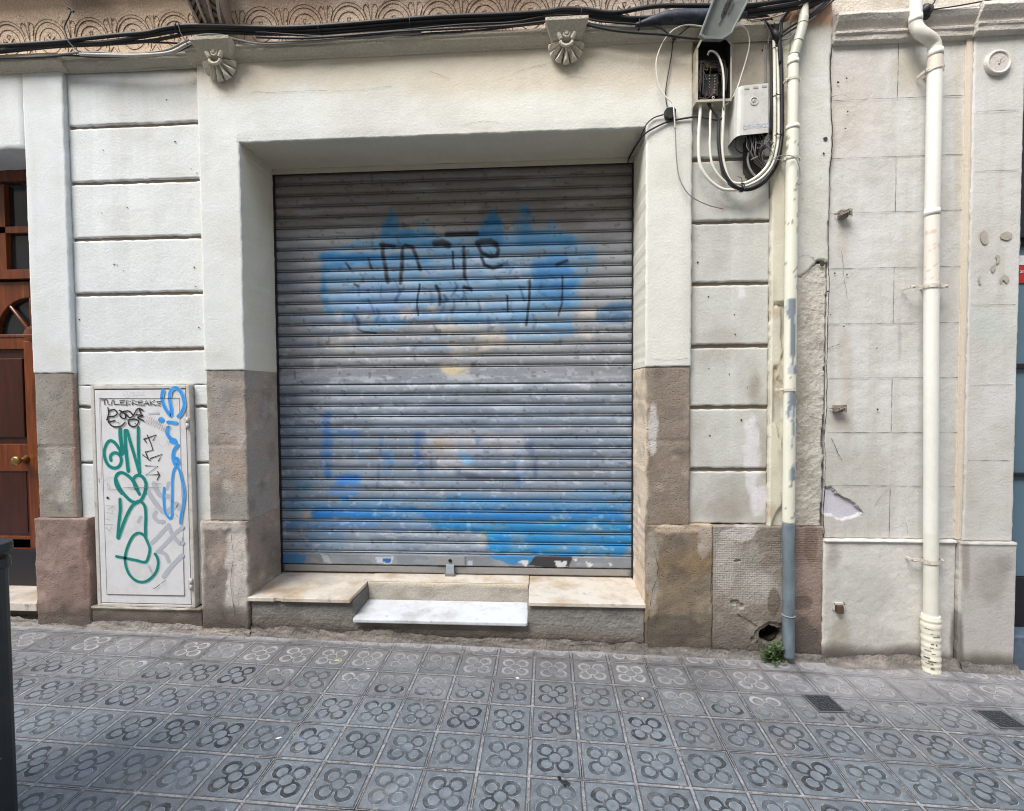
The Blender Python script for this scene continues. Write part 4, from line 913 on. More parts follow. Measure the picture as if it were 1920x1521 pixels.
PG = [W(1850, y, -.012)[2] for y in (209, 321, 572, 722, 863)]
def pex(b):
    for pts in ([(1838, 437), (1846, 432), (1853, 440), (1852, 455), (1846, 458), (1840, 450)], [(1876, 440), (1888, 434), (1898, 438), (1896, 447), (1888, 450), (1878, 447)], [(1866, 480), (1873, 478), (1876, 486), (1873, 493), (1868, 494), (1870, 487)], [(1858, 500), (1866, 496), (1867, 504), (1862, 510), (1859, 506)], [(1834, 520), (1840, 517), (1837, 524), (1841, 532), (1836, 531)], [(1876, 520), (1884, 515), (1893, 522), (1888, 530), (1882, 525), (1877, 531)]):
        P = [W(x+random.uniform(-.7, .7), y+random.uniform(-.7, .7), -.017) for x, y in crom([(x, y, 0) for x, y in pts+pts[:1]], 5)[:-1] for x, y in [(x[0], x[1])]] if False else [W(q[0]+random.uniform(-.6, .6), q[1]+random.uniform(-.6, .6), -.017) for q in crom(list(pts)+[pts[0]], 5)[:-1]]; b.add([(p[0], -.0155, p[2]) for p in P][::-1], [tuple(range(len(P)))], 2)
M_glue = m_flat('old_glue_patch', (166, 158, 146), .9, var=.2, bump=.4)
scored('pilaster', 2.268, 2.517, .640, 3.33, -.010, PG, (), rcol, lambda X, Z: .005*(fbm(X*3, Z*3, 4, 421)-.5)+.002*(fbm(X*22, Z*22, 3, 422)-.5), pex).build('pilaster', [M_plaster, M_crack, M_glue], NB)
b = MB(); b.prism([(2.2375, .645), (2.268, .645), (2.268, 3.32), (2.2375, 3.32)], .0, .05, 0, lin((212, 200, 182))); b.sheet(rng(2.236, 2.2685, .008), rng(.645, 3.32, .01), -.002, .1, None, lambda X, Z: .006*(2.268-X)/.03+.003*(fbm(X*20, Z*12, 3, 431)-.5), lambda X, Z: lin(mixc(np.full(X.shape+(3,), 1.)*np.array((206, 200, 190)), (190, 180, 166), fbm(X*9, Z*9, 4, 432))), bev=.004, jit=.003)
b.build('pilaster_fillet', M_plaster, NB)
b = MB(); P = [(float(edgeR(np.array(z)))+.004-.010*float(sst(1.35, .9, np.array(z))), z) for z in np.arange(.65, 3.3, .012)]; P = [(x+.003*(random.random()-.5), z) for x, z in P]; b.ribbon(P, [.0015+.006*float(fbm(z*9, 0*z, 3, 5)) for _, z in P], -.0065, 0); b.build('joint_crack', M_crack, NB)
M_plinth = m_attr('scuffed_plinth', .9, .1, 110, ((16, .35, .008), (60, .45, .004)))
# plinth
def pcol(X, Z):
    px, py = PX(X, Z); c = np.empty(X.shape+(3,)); c[:] = (206, 203, 198)
    c = mixc(c, (176, 174, 168), sst(.4, .7, fbm(X*5, Z*5, 5, 441))*.6); c = mixc(c, (180, 176, 172), sst(2.2, 2.26, X))
    for cx, cy, rx, ry, cc, a in ((1850, 1080, 30, 50, (140, 132, 126), .45), (1870, 1050, 20, 20, (124, 120, 116), .35), (1800, 1050, 8, 60, (130, 122, 112), .5), (1560, 1040, 16, 40, (150, 144, 140), .6), (1574, 1200, 20, 40, (150, 142, 130), .6), (1640, 1235, 100, 10, (120, 110, 100), .6), (1787, 1200, 10, 60, (90, 86, 82), .7), (1560, 1232, 40, 25, (110, 104, 98), .8)):
        d = np.hypot((px-cx)/rx, (py-cy)/ry)+.9*(fbm(X*10, Z*10, 4, 442)-.5); c = mixc(c, cc, a*sst(1.2, .5, d))
    g = Z-gz(X); c = mixc(c, (92, 86, 80), sst(.1, .02, g-.07*(fbm(X*6, Z*3, 4, 443)-.2))*.85)
    return lin(c)
pdisp = lambda X, Z: .007*(fbm(X*6, Z*6, 5, 451)-.5)+.0025*(fbm(X*30, Z*30, 3, 452)-.5)-.012*sst(.622, .635, Z)
b = MB(); b.sheet(rng(1.5465, 2.234, .007), rng(-.07, .641, .007), -.012, .4, None, pdisp, pcol, bev=.01, jit=.004); b.build('plinth', M_plinth, NB)
b = MB(); b.sheet(rng(2.2355, 2.522, .008), rng(-.07, .639, .008), -.034, .4, None, lambda X, Z: .5*pdisp(X, Z), pcol, bev=.01, jit=.004); b.build('pilaster_base', M_plinth, NB)
# moulding
b = MB(); cc = lin((198, 192, 184))
def corn2(x0, x1, yo):
    b.extr([(.3, 3.282), (yo-.008, 3.282), (yo-.03, 3.290), (yo-.034, 3.315), (yo-.04, 3.32), (yo-.042, 3.333), (yo-.03, 3.338), (yo-.034, 3.35), (yo-.055, 3.375), (yo-.068, 3.398), (yo-.062, 3.415), (yo-.03, 3.43), (.3, 3.43)], x0, x1, 0, cc, n=max(3, int((x1-x0)/.04)), wob=.007, smooth=False)
corn2(1.558, 2.25, .012); corn2(2.2505, 2.53, -.012); b.build('cornice', M_rough, NB, bevel=.003)
b = MB(); b.sheet(rng(1.5575, 2.519, .02), rng(3.431, 4.4, .02), .02, .46, None, rdisp, lambda X, Z: lin(mixc(np.full(X.shape+(3,), 1.)*np.array((205, 196, 182)), (178, 166, 154), sst(.45, .7, fbm(X*5, Z*5, 4, 461))*.6)), bev=.004); b.build('upper_wall', M_rough, NB)
# medallion
mx, _, mz = W(1875, 115, -.03); b = MB(); c_ = lin((206, 200, 192)); M_med = m_flat('medallion_groove', (172, 163, 154), .9)
b.tube([(mx, -.005, mz), (mx, -.022, mz), (mx, -.024, mz)], [.064, .062, .06], 30, 0, c_); b.ring((mx, -.0225, mz), .055, .008, 0, c_, n=30, m=8)
b.disc(mx, mz, .049, -.0245, 0, lin((196, 190, 184)), 28)
for a, r_ in ((63, .045), (52, .045), (12, .03), (120, .022)):
    a = math.radians(a); b.tube([(mx, -.0245, mz-.006), (mx+r_*math.cos(a), -.0245, mz+r_*math.sin(a))], .0014, 5, 1)
b.tube([(mx, -.02, mz-.007), (mx, -.027, mz-.007)], .005, 8, 1)
b.build('medallion', [M_plaster, M_med], NB)
skirt(1.545, 2.24, .05, .05, 231, (118, 112, 106), -.015, NB); skirt(2.24, 2.53, .045, .04, 241, (110, 106, 102), -.03, NB)
# shop front beyond the pilaster
b = MB(); gY = .1; zz = lambda y: W(1912, y, gY)[2]
b.box(2.52, 4.5, gY, gY+.02, zz(1080), 3.6, 0); FR = b.build('shop_window', M_frost, NB); FR['label'] = 'blue grey glazed shop front at the right edge'
b = MB()
for y0, y1 in ((682, 692), (886, 893), (440, 462), (290, 300)): b.box(2.52, 4.5, gY-.02, gY+.025, zz(y1), zz(y0))
b.box(2.52, 4.5, gY-.015, gY+.1, zz(1172), zz(1081)); b.box(2.52, 2.535, gY-.03, gY+.05, zz(1172), 3.6); b.box(2.535, 4.5, gY-.05, gY-.021, zz(450), 3.6)
b.build('window_frame', M_darkmetal, FR, bevel=.003)
b = MB(); b.box(2.6, 2.9, gY-.008, gY-.003, zz(531), zz(499), 0); b.box(2.6, 2.9, gY-.009, gY-.0035, zz(498), zz(480), 1); b.build('alarm_sticker', [M_redst, M_white], FR)
def text(name, body, size, loc, mat, parent, rot=(math.pi/2, 0, 0), ext=.0006):
    cu = bpy.data.curves.new(name, 'FONT'); cu.body = body; cu.size = size; cu.extrude = ext; o = bpy.data.objects.new(name, cu); COL.objects.link(o)
    o.rotation_euler = rot; o.location = loc
    bpy.context.view_layer.update(); me = bpy.data.meshes.new_from_object(o.evaluated_get(bpy.context.evaluated_depsgraph_get())); mw = o.matrix_world.copy()
    bpy.data.objects.remove(o); me.transform(mw); me.materials.clear(); me.materials.append(mat)
    o = bpy.data.objects.new(name, me); COL.objects.link(o); o.parent = parent; return o
b = MB(); b.box(2.521, 4.5, -.02, .4, -.3, zz(1173)-.002); b.build('window_base', M_slab, NB, bevel=.01)
b = MB(); b.box(1.56, 4.5, .47, 1.6, -.4, 5.0, 0, lin((150, 145, 140))); b.build('light_blocking_core', M_rough, NB)  # unseen block added behind this facade to stop light leaks
b = MB(); b.box(2.5, 6.5, .0, .46, 3.6, 5.0, 0, lin((196, 190, 182))); b.box(4.5, 6.5, .0, .46, -.3, 3.6, 0, lin((196, 190, 182))); b.build('outer_wall', M_plaster, NB)
t_ = text('sticker_lettering', 'arm', .03, (2.612, gY-.0095, zz(513)), M_white, FR)
adopt(NB); adopt(FR)
#@@PART3
# ================================================================== METER CABINET
cx0, cx1, cz0, cz1 = -2.6555, -2.0445, .1855, 1.507
CAB = empty('meter_cabinet', (-2.35, 0, .19), 'white metal cabinet door covered in green blue and black graffiti', 'cabinet')
DYF = -.008
b = MB()
b.box(cx0, cx0+.022, -.006, .1, cz0, cz1); b.box(cx1-.022, cx1, -.006, .1, cz0, cz1); b.box(cx0+.022, cx1-.022, -.0055, .1, cz1-.02, cz1); b.box(cx0+.022, cx1-.022, -.0055, .1, cz0, cz0+.016)
b.build('frame', m_flat('cabinet_frame_paint', (196, 192, 186), .6, var=.06, sc=12, bump=.2, dirt=(150, 138, 124), dirt_amt=.8, dsc=12), CAB, bevel=.003)
b = MB(); b.box(cx0+.022, cx1-.022, .05, .09, cz0+.016, cz1-.02); b.build('back_plate', M_darkmetal, CAB)
dx0, dx1, dz0, dz1 = cx0+.027, cx1-.027, cz0+.022, cz1-.026
b = MB()
b.box(dx0, dx1, DYF+.003, .03, dz0, dz1, 0)
ix0, ix1, iz0, iz1 = dx0+.036, dx1-.036, dz0+.05, dz1-.047
b.box(ix0, ix1, DYF, DYF+.0032, iz0, iz1, 0)
def S(l, o, s): return [(lambda p: (p[0], p[2]))(W(o[0]+a/s, o[1]+c/s, DYF)) for a, c in l]
CA, CB2, C6 = ((160, 710), 7.24), ((160, 900), 5.432), ((0, 700), 2.925)
lay = [0]
def spray(pts, w, mi, n=8, rough=.08, taper=None, smooth=True):
    w *= {1: 1.42, 2: 1.45, 3: 1.35}.get(mi, 1.0); lay[0] += 1; Y = DYF-.0006-.00006*lay[0]
    P = crom(pts, n) if smooth and len(pts) > 2 else pts
    P = [(p[0], p[1]) for p in P]
    Wd = [w]*len(P) if taper is None else [w*(1-(1-taper)*i/(len(P)-1)) for i in range(len(P))]
    if mi in (1, 2): b.ribbon(P, [q*1.32 for q in Wd], Y+.0004, 7+mi)
    b.ribbon(P, Wd, Y, mi, rough=rough)
    b.disc(P[0][0], P[0][1], w/2, Y-.00001, mi, n=12); b.disc(P[-1][0], P[-1][1], Wd[-1]/2, Y-.00002, mi, n=12)
    if not smooth:
        for p in P[1:-1]: b.disc(p[0], p[1], w/2, Y-.00002, mi, n=8)
# buffed grey ghosts first (material 4)
for l, w in (([(850, 30), (835, 90)], .022), ([(565, 380), (540, 425)], .02), ([(720, 330), (700, 370), (740, 420), (800, 425)], .024), ([(850, 460), (760, 560), (680, 640)], .024), ([(860, 480), (890, 560), (960, 645), (990, 640)], .024), ([(990, 480), (900, 560), (820, 650), (735, 735)], .024), ([(760, 730), (820, 760), (850, 830)], .022), ([(985, 770), (880, 880), (800, 985)], .028), ([(640, 120), (720, 240), (820, 330), (930, 250), (960, 290)], .03), ([(700, 40), (760, 150), (860, 170)], .03)):
    spray(S(l, *CB2), w, 4, rough=.2)
spray(S([(870, 480), (1000, 470)], *CA), .012, 4)
TE = [([(350, 1110), (345, 1050), (385, 1012), (440, 1015), (482, 1060), (490, 1130), (455, 1195), (390, 1215), (320, 1180), (275, 1100), (258, 1000), (285, 900), (335, 845), (400, 870), (460, 950), (500, 1030)], CA, .013),
      ([(478, 690), (480, 780), (496, 900), (510, 1010)], CA, .017), ([(545, 705), (548, 900), (568, 1100), (585, 1255)], CA, .015), ([(570, 705), (620, 880), (680, 1080), (735, 1275)], CA, .013), ([(722, 665), (722, 900), (730, 1100), (740, 1280)], CA, .013),
      ([(690, 1500), (650, 1390), (570, 1310), (490, 1275), (430, 1310), (412, 1390), (440, 1480), (500, 1560)], CA, .013), ([(645, 1390), (680, 1330), (740, 1312), (800, 1360), (828, 1450), (815, 1560)], CA, .013), ([(660, 1400), (690, 1480), (740, 1570)], CA, .013),
      ([(318, 0), (345, 70), (400, 150), (470, 215), (530, 228), (580, 190), (612, 110), (622, 30)], CB2, .013), ([(490, 0), (520, 60), (535, 95)], CB2, .013),
      ([(355, 195), (358, 300), (345, 430), (333, 590)], CB2, .013), ([(338, 592), (385, 460), (430, 350), (480, 265), (540, 215)], CB2, .013), ([(570, 215), (608, 270), (618, 370), (614, 480), (616, 580)], CB2, .012),
      ([(318, 778), (420, 798), (520, 818), (612, 836), (645, 780), (658, 700), (635, 630), (600, 565), (545, 540), (490, 570), (445, 650), (415, 740), (408, 830), (430, 920), (470, 985), (530, 1030), (600, 1038), (670, 1000), (725, 930), (745, 850), (735, 790), (712, 752)], CB2, .011)]
for l, (o, s), w in TE: spray(S(l, o, s), w, 1)
BL = [([(1060, 155), (1042, 240), (1060, 340), (1110, 440), (1165, 505), (1170, 420), (1152, 320), (1148, 220), (1175, 150), (1230, 125), (1290, 170), (1335, 270), (1345, 370), (1310, 460), (1262, 515)], CA, .013), ([(1025, 560), (1045, 562)], CA, .021), ([(1122, 592), (1245, 606)], CA, .013),
      ([(1130, 660), (1112, 730), (1155, 810), (1225, 840)], CA, .014), ([(1170, 850), (1225, 860)], CA, .018), ([(1262, 900), (1215, 960), (1195, 1030), (1200, 1110), (1235, 1180), (1265, 1150), (1255, 1090), (1210, 1085)], CA, .013),
      ([(805, 80), (800, 190), (815, 320), (855, 385), (882, 370), (885, 250), (888, 120), (890, -10), (905, -100), (930, -130), (960, -100), (985, 0), (1008, 120), (1000, 240), (980, 350), (970, 440)], CB2, .0095)]
for l, (o, s), w in BL: spray(S(l, o, s), w, 2)
def pen(l, oc=CA, w=.0028, mi=3, sm=False): spray(S(l, *oc), w, mi, rough=.3, smooth=sm)
for l in ([(795, 822), (965, 765), (922, 838)], [(845, 765), (895, 885), (922, 972), (860, 985), (818, 995)], [(820, 995), (862, 1100)], [(782, 1032), (885, 1112), (888, 1082), (1045, 1028), (995, 1118)], [(800, 820), (835, 870)],
          [(820, 1182), (985, 1190), (830, 1308), (1008, 1302)], [(985, 1260), (1012, 1308), (978, 1375)]): pen(l, w=.0042)
pen([(190, 266), (1270, 264)], w=.0026); pen([(195, 262), (235, 1520)], w=.002, mi=5)
# small tag: stroke letters
G = {'T': [[(0, 1), (1, 1)], [(.5, 1), (.55, 0)]], 'U': [[(0, 1), (.05, .1), (.6, 0), (.9, 1)]], 'L': [[(.1, 1), (.1, .05), (1, .1)]], 'E': [[(.9, .95), (.1, .9), (.15, .05), (1, .1)], [(.1, .5), (.8, .55)]], 'B': [[(.1, 0), (.15, 1), (.9, .8), (.2, .5), (1, .3), (.1, 0)]], 'R': [[(.1, 0), (.15, 1), (.9, .8), (.2, .5), (1, 0)]], 'A': [[(0, 0), (.5, 1), (.9, 0)], [(.2, .4), (.8, .45)]], 'K': [[(.1, 1), (.15, 0)], [(.9, 1), (.15, .5), (1, 0)]], 'S': [[(.9, .9), (.2, .8), (.3, .55), (.8, .4), (.7, .05), (.1, .1)]], 'Z': [[(0, 1), (1, 1), (0, 0), (1, .1)]]}
def tagtext(t, x0, y0, w, h, dy, pw, mi):
    for i, ch in enumerate(t):
        for st in G[ch]: pen([(x0+i*w+(p[0]+.12*(1-p[1]))*w*.95, y0+dy*i+(1-p[1])*h+random.uniform(-4, 4)) for p in st], w=pw, mi=mi)
tagtext('TULEBREAKS', 220, 290, 82, 66, 1, .0036, 3)
tagtext('LUESZ', 515, 185, 58, 42, 1, .0016, 6)
for l in ([(315, 395), (325, 470), (300, 560)], [(320, 440), (400, 420), (440, 470), (400, 510), (320, 520), (330, 580), (410, 570)], [(470, 430), (540, 470), (550, 540), (490, 520), (480, 480), (520, 450), (600, 440), (650, 490)], [(320, 590), (370, 640), (430, 655), (500, 640), (550, 590)], [(560, 480), (610, 530), (660, 500), (700, 430), (740, 405), (790, 430)], [(590, 560), (600, 620), (650, 650), (700, 640), (730, 580), (690, 550), (600, 560)], [(700, 490), (790, 500), (720, 530), (800, 570)], [(740, 410), (760, 470)]): pen(l, w=.0062, sm=True)
b.disc(*S([(452, 598)], *CA)[0], .004, DYF-.004, 3); b.disc(*S([(685, 612)], *CA)[0], .004, DYF-.004, 3)
b.disc(*S([(232, 180)], *CB2)[0], .0075, DYF-.004, 3)
for k in range(9): pen([(840+22*k, 490+14*k), (800+36*k, 570+16*k), (830+30*k, 600+14*k), (905+24*k, 510+14*k)], w=.0013, mi=5, sm=True)
for l in ([(1010, 870), (1030, 910), (1100, 890), (1180, 690), (1130, 640), (1060, 700)], [(1270, 890), (1280, 930), (1200, 960)], [(1130, 860), (1150, 930)], [(260, 1400), (320, 1345), (390, 1345)], [(310, 1420), (350, 1460), (300, 1520)]): pen(l, w=.0012, mi=5, sm=True)
for l in ([(215, 260), (300, 265)], [(300, 262), (240, 300)], [(225, 330), (290, 340), (280, 300)], [(240, 380), (220, 400), (260, 405)], [(205, 450), (290, 450)], [(220, 480), (250, 520), (280, 480)], [(400, 75), (700, 72)], [(440, 80), (780, 78)], [(230, 30), (245, 90), (330, 95)], [(720, 30), (790, 40)], [(860, 210), (920, 220)], [(920, 340), (950, 370)], [(790, 455), (802, 440)], [(715, 300), (724, 285)]): pen(l, CB2, .0022, 5)
for l in ([(700, 1105), (740, 1085), (765, 1060)], [(780, 1050), (825, 1020)]): pen(l, CB2, .004, 7)
pen([(640, 850), (675, 930)], CB2, .006, 4)
for l in ([(1, 0), ], ): pass
b.ribbon([(ix0+.001, iz0), (ix0+.002, iz1)], .0022, DYF-.0006, 7); b.ribbon([(ix0, iz0+.001), (ix1, iz0+.001)], .003, DYF-.0006, 7, rough=.8)
P = [(ix1-.001, z) for z in np.linspace(iz0, iz0+.35, 12)]; b.ribbon(P, .002, DYF-.0006, 7, rough=.8)
b.ribbon([(-2.62, .93), (-2.62, .955)], .004, DYF+.0025, 3)
M_blackish = m_flat('rust_dirt_line', (84, 66, 52), .9, var=.3)
o = b.build('door', [M_white, M_tealp, M_bluep, M_blkp, M_gryp, M_brnp, m_flat('pale_blue_pen', (150, 160, 190), .6), M_blackish, m_flat('teal_overspray', (150, 196, 190), .5, var=.1), m_flat('blue_overspray', (150, 192, 222), .5, var=.1)], CAB)
o['label'] = 'white door with teal looping letters, blue script and black tags'
for y in (793, 1095):
    p = W(352 if y < 900 else 359, y, -.01); h = MB(); h.tube([(p[0], -.012, p[2]-.032), (p[0], -.012, p[2]-.002)], .007, 10); h.tube([(p[0], -.012, p[2]), (p[0], -.012, p[2]+.032)], .0075, 10); h.box(p[0]-.02, p[0]+.002, -.010, -.006, p[2]-.03, p[2]+.03)
    h.build('hinge', M_greypl, CAB)
adopt(CAB)
# ================================================================== DRAINPIPES
def vtube(b, pts, r, cf, n=20, mi=0):
    """tube with per-vertex colour cf(x,y,z,angle)"""
    o = len(b.v); b.tube(pts, r, n, mi, (.5, .5, .5))
    m = len(pts)
    for i in range(m):
        for k in range(n):
            v = b.v[o+i*n+k]; b.c[o+i*n+k] = tuple(cf(v, 2*math.pi*k/n))
def dens(pts, st=.012):
    out = []
    for a, c in zip(pts[:-1], pts[1:]):
        L = math.dist(a, c); n = max(1, int(L/st))
        for k in range(n): out.append(tuple(a[q]+(c[q]-a[q])*k/n for q in range(3)))
    out.append(tuple(pts[-1])); return out
def nz(x, y, s, o=4): return float(fbm(x, y, o, s))
M_pipe = m_attr('painted_pipe', .42, .03, 60, ((40, .08, .002),))
PY = -.052
P1 = empty('drainpipe', (1.33, PY, -.03), 'cream drainpipe with flaked paint and a bare grey metal foot', 'drainpipe')
def c1(v, a):
    z = v[2]; c = np.array((224., 222., 206.))
    c = c*(1-.06*nz(v[0]*30, z*6, 501))
    pxx, pyy = PX(v[0], z, PY)
    if 560 < pyy < 700 or 735 < pyy < 900:
        t = nz(v[0]*45+3, z*9, 502, 4)-.5*abs((pxx-1481)/14.)
        w_ = .42 if pyy < 700 else .47
        if t > w_-.12: c = np.array((122., 130., 138.)) if t > w_-.04 else np.array((176., 182., 184.))
    elif 230 < pyy: 
        if nz(v[0]*80, z*40, 503, 3) > .72: c = np.array((150., 146., 138.))
    return lin(c)
b = MB(); top = [W(x, y, PY) for x, y in ((1508, -40), (1507, 0), (1506.5, 36))]
vtube(b, dens(top), .0225, c1); 
lo = [W(x, y, PY) for x, y in ((1487, 106), (1487, 140), (1486.5, 200), (1486, 243))]; vtube(b, dens(lo), .0255, c1)
lo2 = [W(x, y, PY) for x, y in ((1485.8, 240), (1484, 400), (1480, 780), (1478.5, 981))]; vtube(b, dens(lo2), .0305, c1)
for x, y, r in ((1487, 118, .0275), (1486, 240, .032)): p = W(x, y, PY); b.tube([(p[0], p[1], p[2]-.012), (p[0], p[1], p[2]+.012)], [r, r], 20, 0, lin((218, 216, 202)))
b.build('pipe', M_pipe, P1)
b = MB(); mid = crom([W(x, y, PY) for x, y in ((1506.8, 33), (1504, 50), (1499, 70), (1492, 92), (1488, 108))], 6); b.tube(mid, [.024]*len(mid), 18, 0, lin((190, 188, 172)))
for k in (4, 14, 22): p = mid[k]; q = mid[k+1]; b.tube([p, tuple(p[i]+(q[i]-p[i])*.6 for i in range(3))], .0258, 18, 0, lin((176, 172, 154)))
b.build('elbow', M_pipe, P1)
b = MB(); 
def cg(v, a):
    t = nz(v[0]*30, v[2]*8, 505); return lin(np.array((108, 120, 128))*(.78+.4*t))
pf = [W(x, y, PY) for x, y in ((1478.5, 979.5), (1478.5, 1100), (1478.5, 1232))]; vtube(b, dens(pf), .0300, cg); p = W(1478.5, 1153, PY); b.ring(p, .031, .0035, 0, lin((130, 138, 142)), axis='z', n=24)
b.build('metal_foot', m_attr('weathered_zinc', .5, .1, 40), P1)['label'] = 'bare grey metal lower length'
def clamp(root, x, y, r, PYc, left=0, right=0, m=None, tilt=0, h=.012):
    p = W(x, y, PYc); b = MB()
    n = 24; v = []
    for k in range(n):
        a = 2*math.pi*k/n; v += [(p[0]+(r+.005)*math.cos(a), p[1]+(r+.005)*math.sin(a), p[2]-h/2+tilt*math.cos(a)), (p[0]+(r+.005)*math.cos(a), p[1]+(r+.005)*math.sin(a), p[2]+h/2+tilt*math.cos(a))]
    b.add(v, [(2*k, 2*((k+1) % n), 2*((k+1) % n)+1, 2*k+1) for k in range(n)], 0, None, True)
    for s, L in ((-1, left), (1, right)):
        if L:
            xa, xb = sorted((p[0]+s*(r+.002), p[0]+s*(r+L))); b.box(xa, xb, p[1]-.004, p[1]+.003, p[2]-.008, p[2]+.008); xe = p[0]+s*(r+L)
            b.box(min(xe, xe-s*.006), max(xe, xe-s*.006), p[1]-.002, .0, p[2]-.007, p[2]+.007); b.tube([(xe-s*.012, p[1]-.012, p[2]), (xe-s*.012, p[1]+.006, p[2])], .005, 8)
    b.tube([(p[0], p[1], p[2]), (p[0], .02, p[2])], .005, 8)
    b.build('clamp', m or M_cream, root, bevel=.001)
M_clamp = m_flat('grimy_painted_clamp', (206, 198, 186), .6, var=.1, dirt=(110, 88, 72), dirt_amt=.8, dsc=40)
clamp(P1, 1486.5, 150, .026, PY, .012, .012, M_clamp, h=.008); clamp(P1, 1485.5, 298, .031, PY, .012, .012, M_clamp, h=.008); clamp(P1, 1480, 731, .031, PY, .022, 0, M_clamp)
adopt(P1)
PY2 = -.06
P2 = empty('drainpipe', (2.06, PY2, -.04), 'off white drainpipe with an offset bend and a ragged taped foot', 'drainpipe')
def c2(v, a):
    z = v[2]; c = np.array((228., 226., 218.))*(1-.05*nz(v[0]*20, z*4, 511)); pxx, pyy = PX(v[0], z, PY2)
    if 400 < pyy < 528:
        c = np.array((220., 213., 203.)); t = nz(v[0]*90+v[1]*60, z*70, 512, 3)
        if t > .7: c = np.array((204., 186., 172.))
    elif pyy > 1000: c = np.array((222., 219., 206.))*(1-.05*nz(v[0]*20, z*9, 513))
    elif 95 < pyy < 135: c = np.array((212., 202., 186.))
    return lin(c)
b = MB(); vtube(b, dens([W(1717.6, -40, PY2), W(1717.6, 0, PY2), W(1716.6, 40, PY2)]), .0275, c2)
low = [W(1753.5, 97, PY2), W(1752.5, 150, PY2), W(1748, 380, PY2), W(1746, 600, PY2), W(1746, 780, PY2), W(1745, 1158, PY2)]
vtube(b, dens(low, .01), .0325, c2)
for x, y in ((1753.5, 102), (1747.5, 400), (1716.8, 38)): p = W(x, y, PY2); b.tube([(p[0], p[1], p[2]-.015), (p[0], p[1], p[2]+.02)], .0335 if y > 50 else .0295, 22, 0, lin((222, 219, 210)))
b.build('pipe', M_pipe, P2)
b = MB(); e = crom([W(x, y, PY2-d) for x, y, d in ((1716.6, 36, 0), (1717.5, 49, .0), (1724, 59, .008), (1735, 67, .012), (1745, 74, .008), (1751.5, 84, .0), (1753.5, 100, 0))], 7)
b.tube(e, [.0295]*len(e), 20, 0, lin((206, 202, 190))); b.build('elbow', M_pipe, P2)
# wrapped foot
b = MB(); pa, pb = W(1745, 1152, PY2), W(1746, 1262, PY2); n = 46; pts = []; rr = []
for k in range(n+1):
    t = k/n; pts.append(tuple(pa[i]+(pb[i]-pa[i])*t for i in range(3))); rr.append(.038+.0035*abs(math.sin(t*9*math.pi))+.002*random.random()+(.003 if .05 < t < .25 else 0))
b.tube(pts, rr, 22, 0, lin((222, 218, 200)))
for k in range(13):
    z0 = pa[2]-(.05+k*.0185)+random.uniform(-.004, .004); a0 = random.uniform(3.3, 4.9)
    b.ring((pa[0], pa[1], z0), .0412, random.uniform(.0012, .0028), 1, n=10, m=4, axis='z', a0=a0, a1=a0+random.uniform(.3, 1.2))
    a1 = random.uniform(4.6, 5.6); b.tube([(pa[0]+.040*math.cos(a1), pa[1]+.040*math.sin(a1), z0), (pa[0]+.040*math.cos(a1+.1), pa[1]+.040*math.sin(a1+.1), z0-random.uniform(.004, .012))], [random.uniform(.003, .005), .002], 6, 1)
b.build('taped_foot', [M_pipe, M_blackd], P2)['label'] = 'wrinkled tape wrapping with dark tears'
clamp(P2, 1753, 131, .033, PY2, .012, .012, M_clamp, tilt=.006); clamp(P2, 1746.5, 537, .033, PY2, .07, .05, M_clamp, h=.02); clamp(P2, 1745, 1051, .0335, PY2, .06, .035, M_clamp, tilt=.004, h=.02)
adopt(P2)
# ================================================================== CABLES
def cable(root, name, pts, r, mat, Y=-.07, n=8, label=None, seg=6):
    P = [W(p[0], p[1], p[2] if len(p) > 2 else Y) for p in pts]
    b = MB(); b.tube(crom(P, seg), r, n); o = b.build(name, mat, root)
    if label: o['label'] = label
    return o
def tie(root, x, y, Y, rx, rz, mat=None, r=.0025, ang=0):
    p = W(x, y, Y); b = MB(); b.ring(p, rx, r, 0, n=14, m=5, axis='x', sy=rz/rx); b.tube([(p[0], p[1]-rx*.9, p[2]), (p[0]+.004, p[1]-rx-.012, p[2]-.006)], r*.8, 5)
    b.build('cable_tie', mat or M_black, root)
CB_ = empty('cable_bundle', (-.5, -.07, 3.45), 'thick bundle of black cables strung along the top of the cornice', 'cables')
cable(CB_, 'cable', [(-760, 140), (-400, 116), (-60, 91), (0, 86), (110, 79), (155, 73), (221, 66), (276, 61), (312, 53), (359, 48), (442, 50), (520, 52), (583, 50), (666, 44), (748, 37), (831, 31), (942, 27), (1020, 22), (1055, 17), (1097, 18), (1150, 24), (1207, 15), (1248, 11), (1328, 11), (1400, 11), (1460, 3), (1520, -8), (1575, -20)], .0105, M_black, -.085)
cable(CB_, 'cable', [(-760, 146), (-400, 123), (-60, 100), (0, 95), (60, 89), (120, 83), (200, 79), (280, 67), (340, 57), (400, 54), (500, 58), (583, 58), (666, 52), (748, 45), (831, 39), (942, 34), (1020, 27), (1083, 24), (1152, 30), (1199, 34), (1330, 24), (1400, 21), (1480, 10), (1530, -4), (1575, -14)], .0095, M_black, -.075)
cable(CB_, 'cable', [(-760, 150), (-400, 128), (-60, 103), (0, 98), (100, 88), (180, 84), (270, 78), (320, 70), (359, 62), (420, 61), (500, 64), (600, 63), (700, 56), (800, 49), (900, 45), (1000, 38), (1060, 29), (1130, 37), (1200, 41), (1300, 44), (1350, 36), (1420, 26), (1490, 16), (1540, 2), (1580, -10)], .0085, M_blackd, -.062)
cable(CB_, 'cable', [(-760, 153), (-400, 133), (-60, 112), (0, 110), (80, 107), (130, 104), (175, 107), (240, 106), (300, 104), (340, 94), (372, 76), (400, 67), (440, 74), (480, 80), (560, 79), (640, 73), (720, 67), (800, 63), (900, 57), (980, 48), (1020, 44)], .005, M_blackd, -.06)
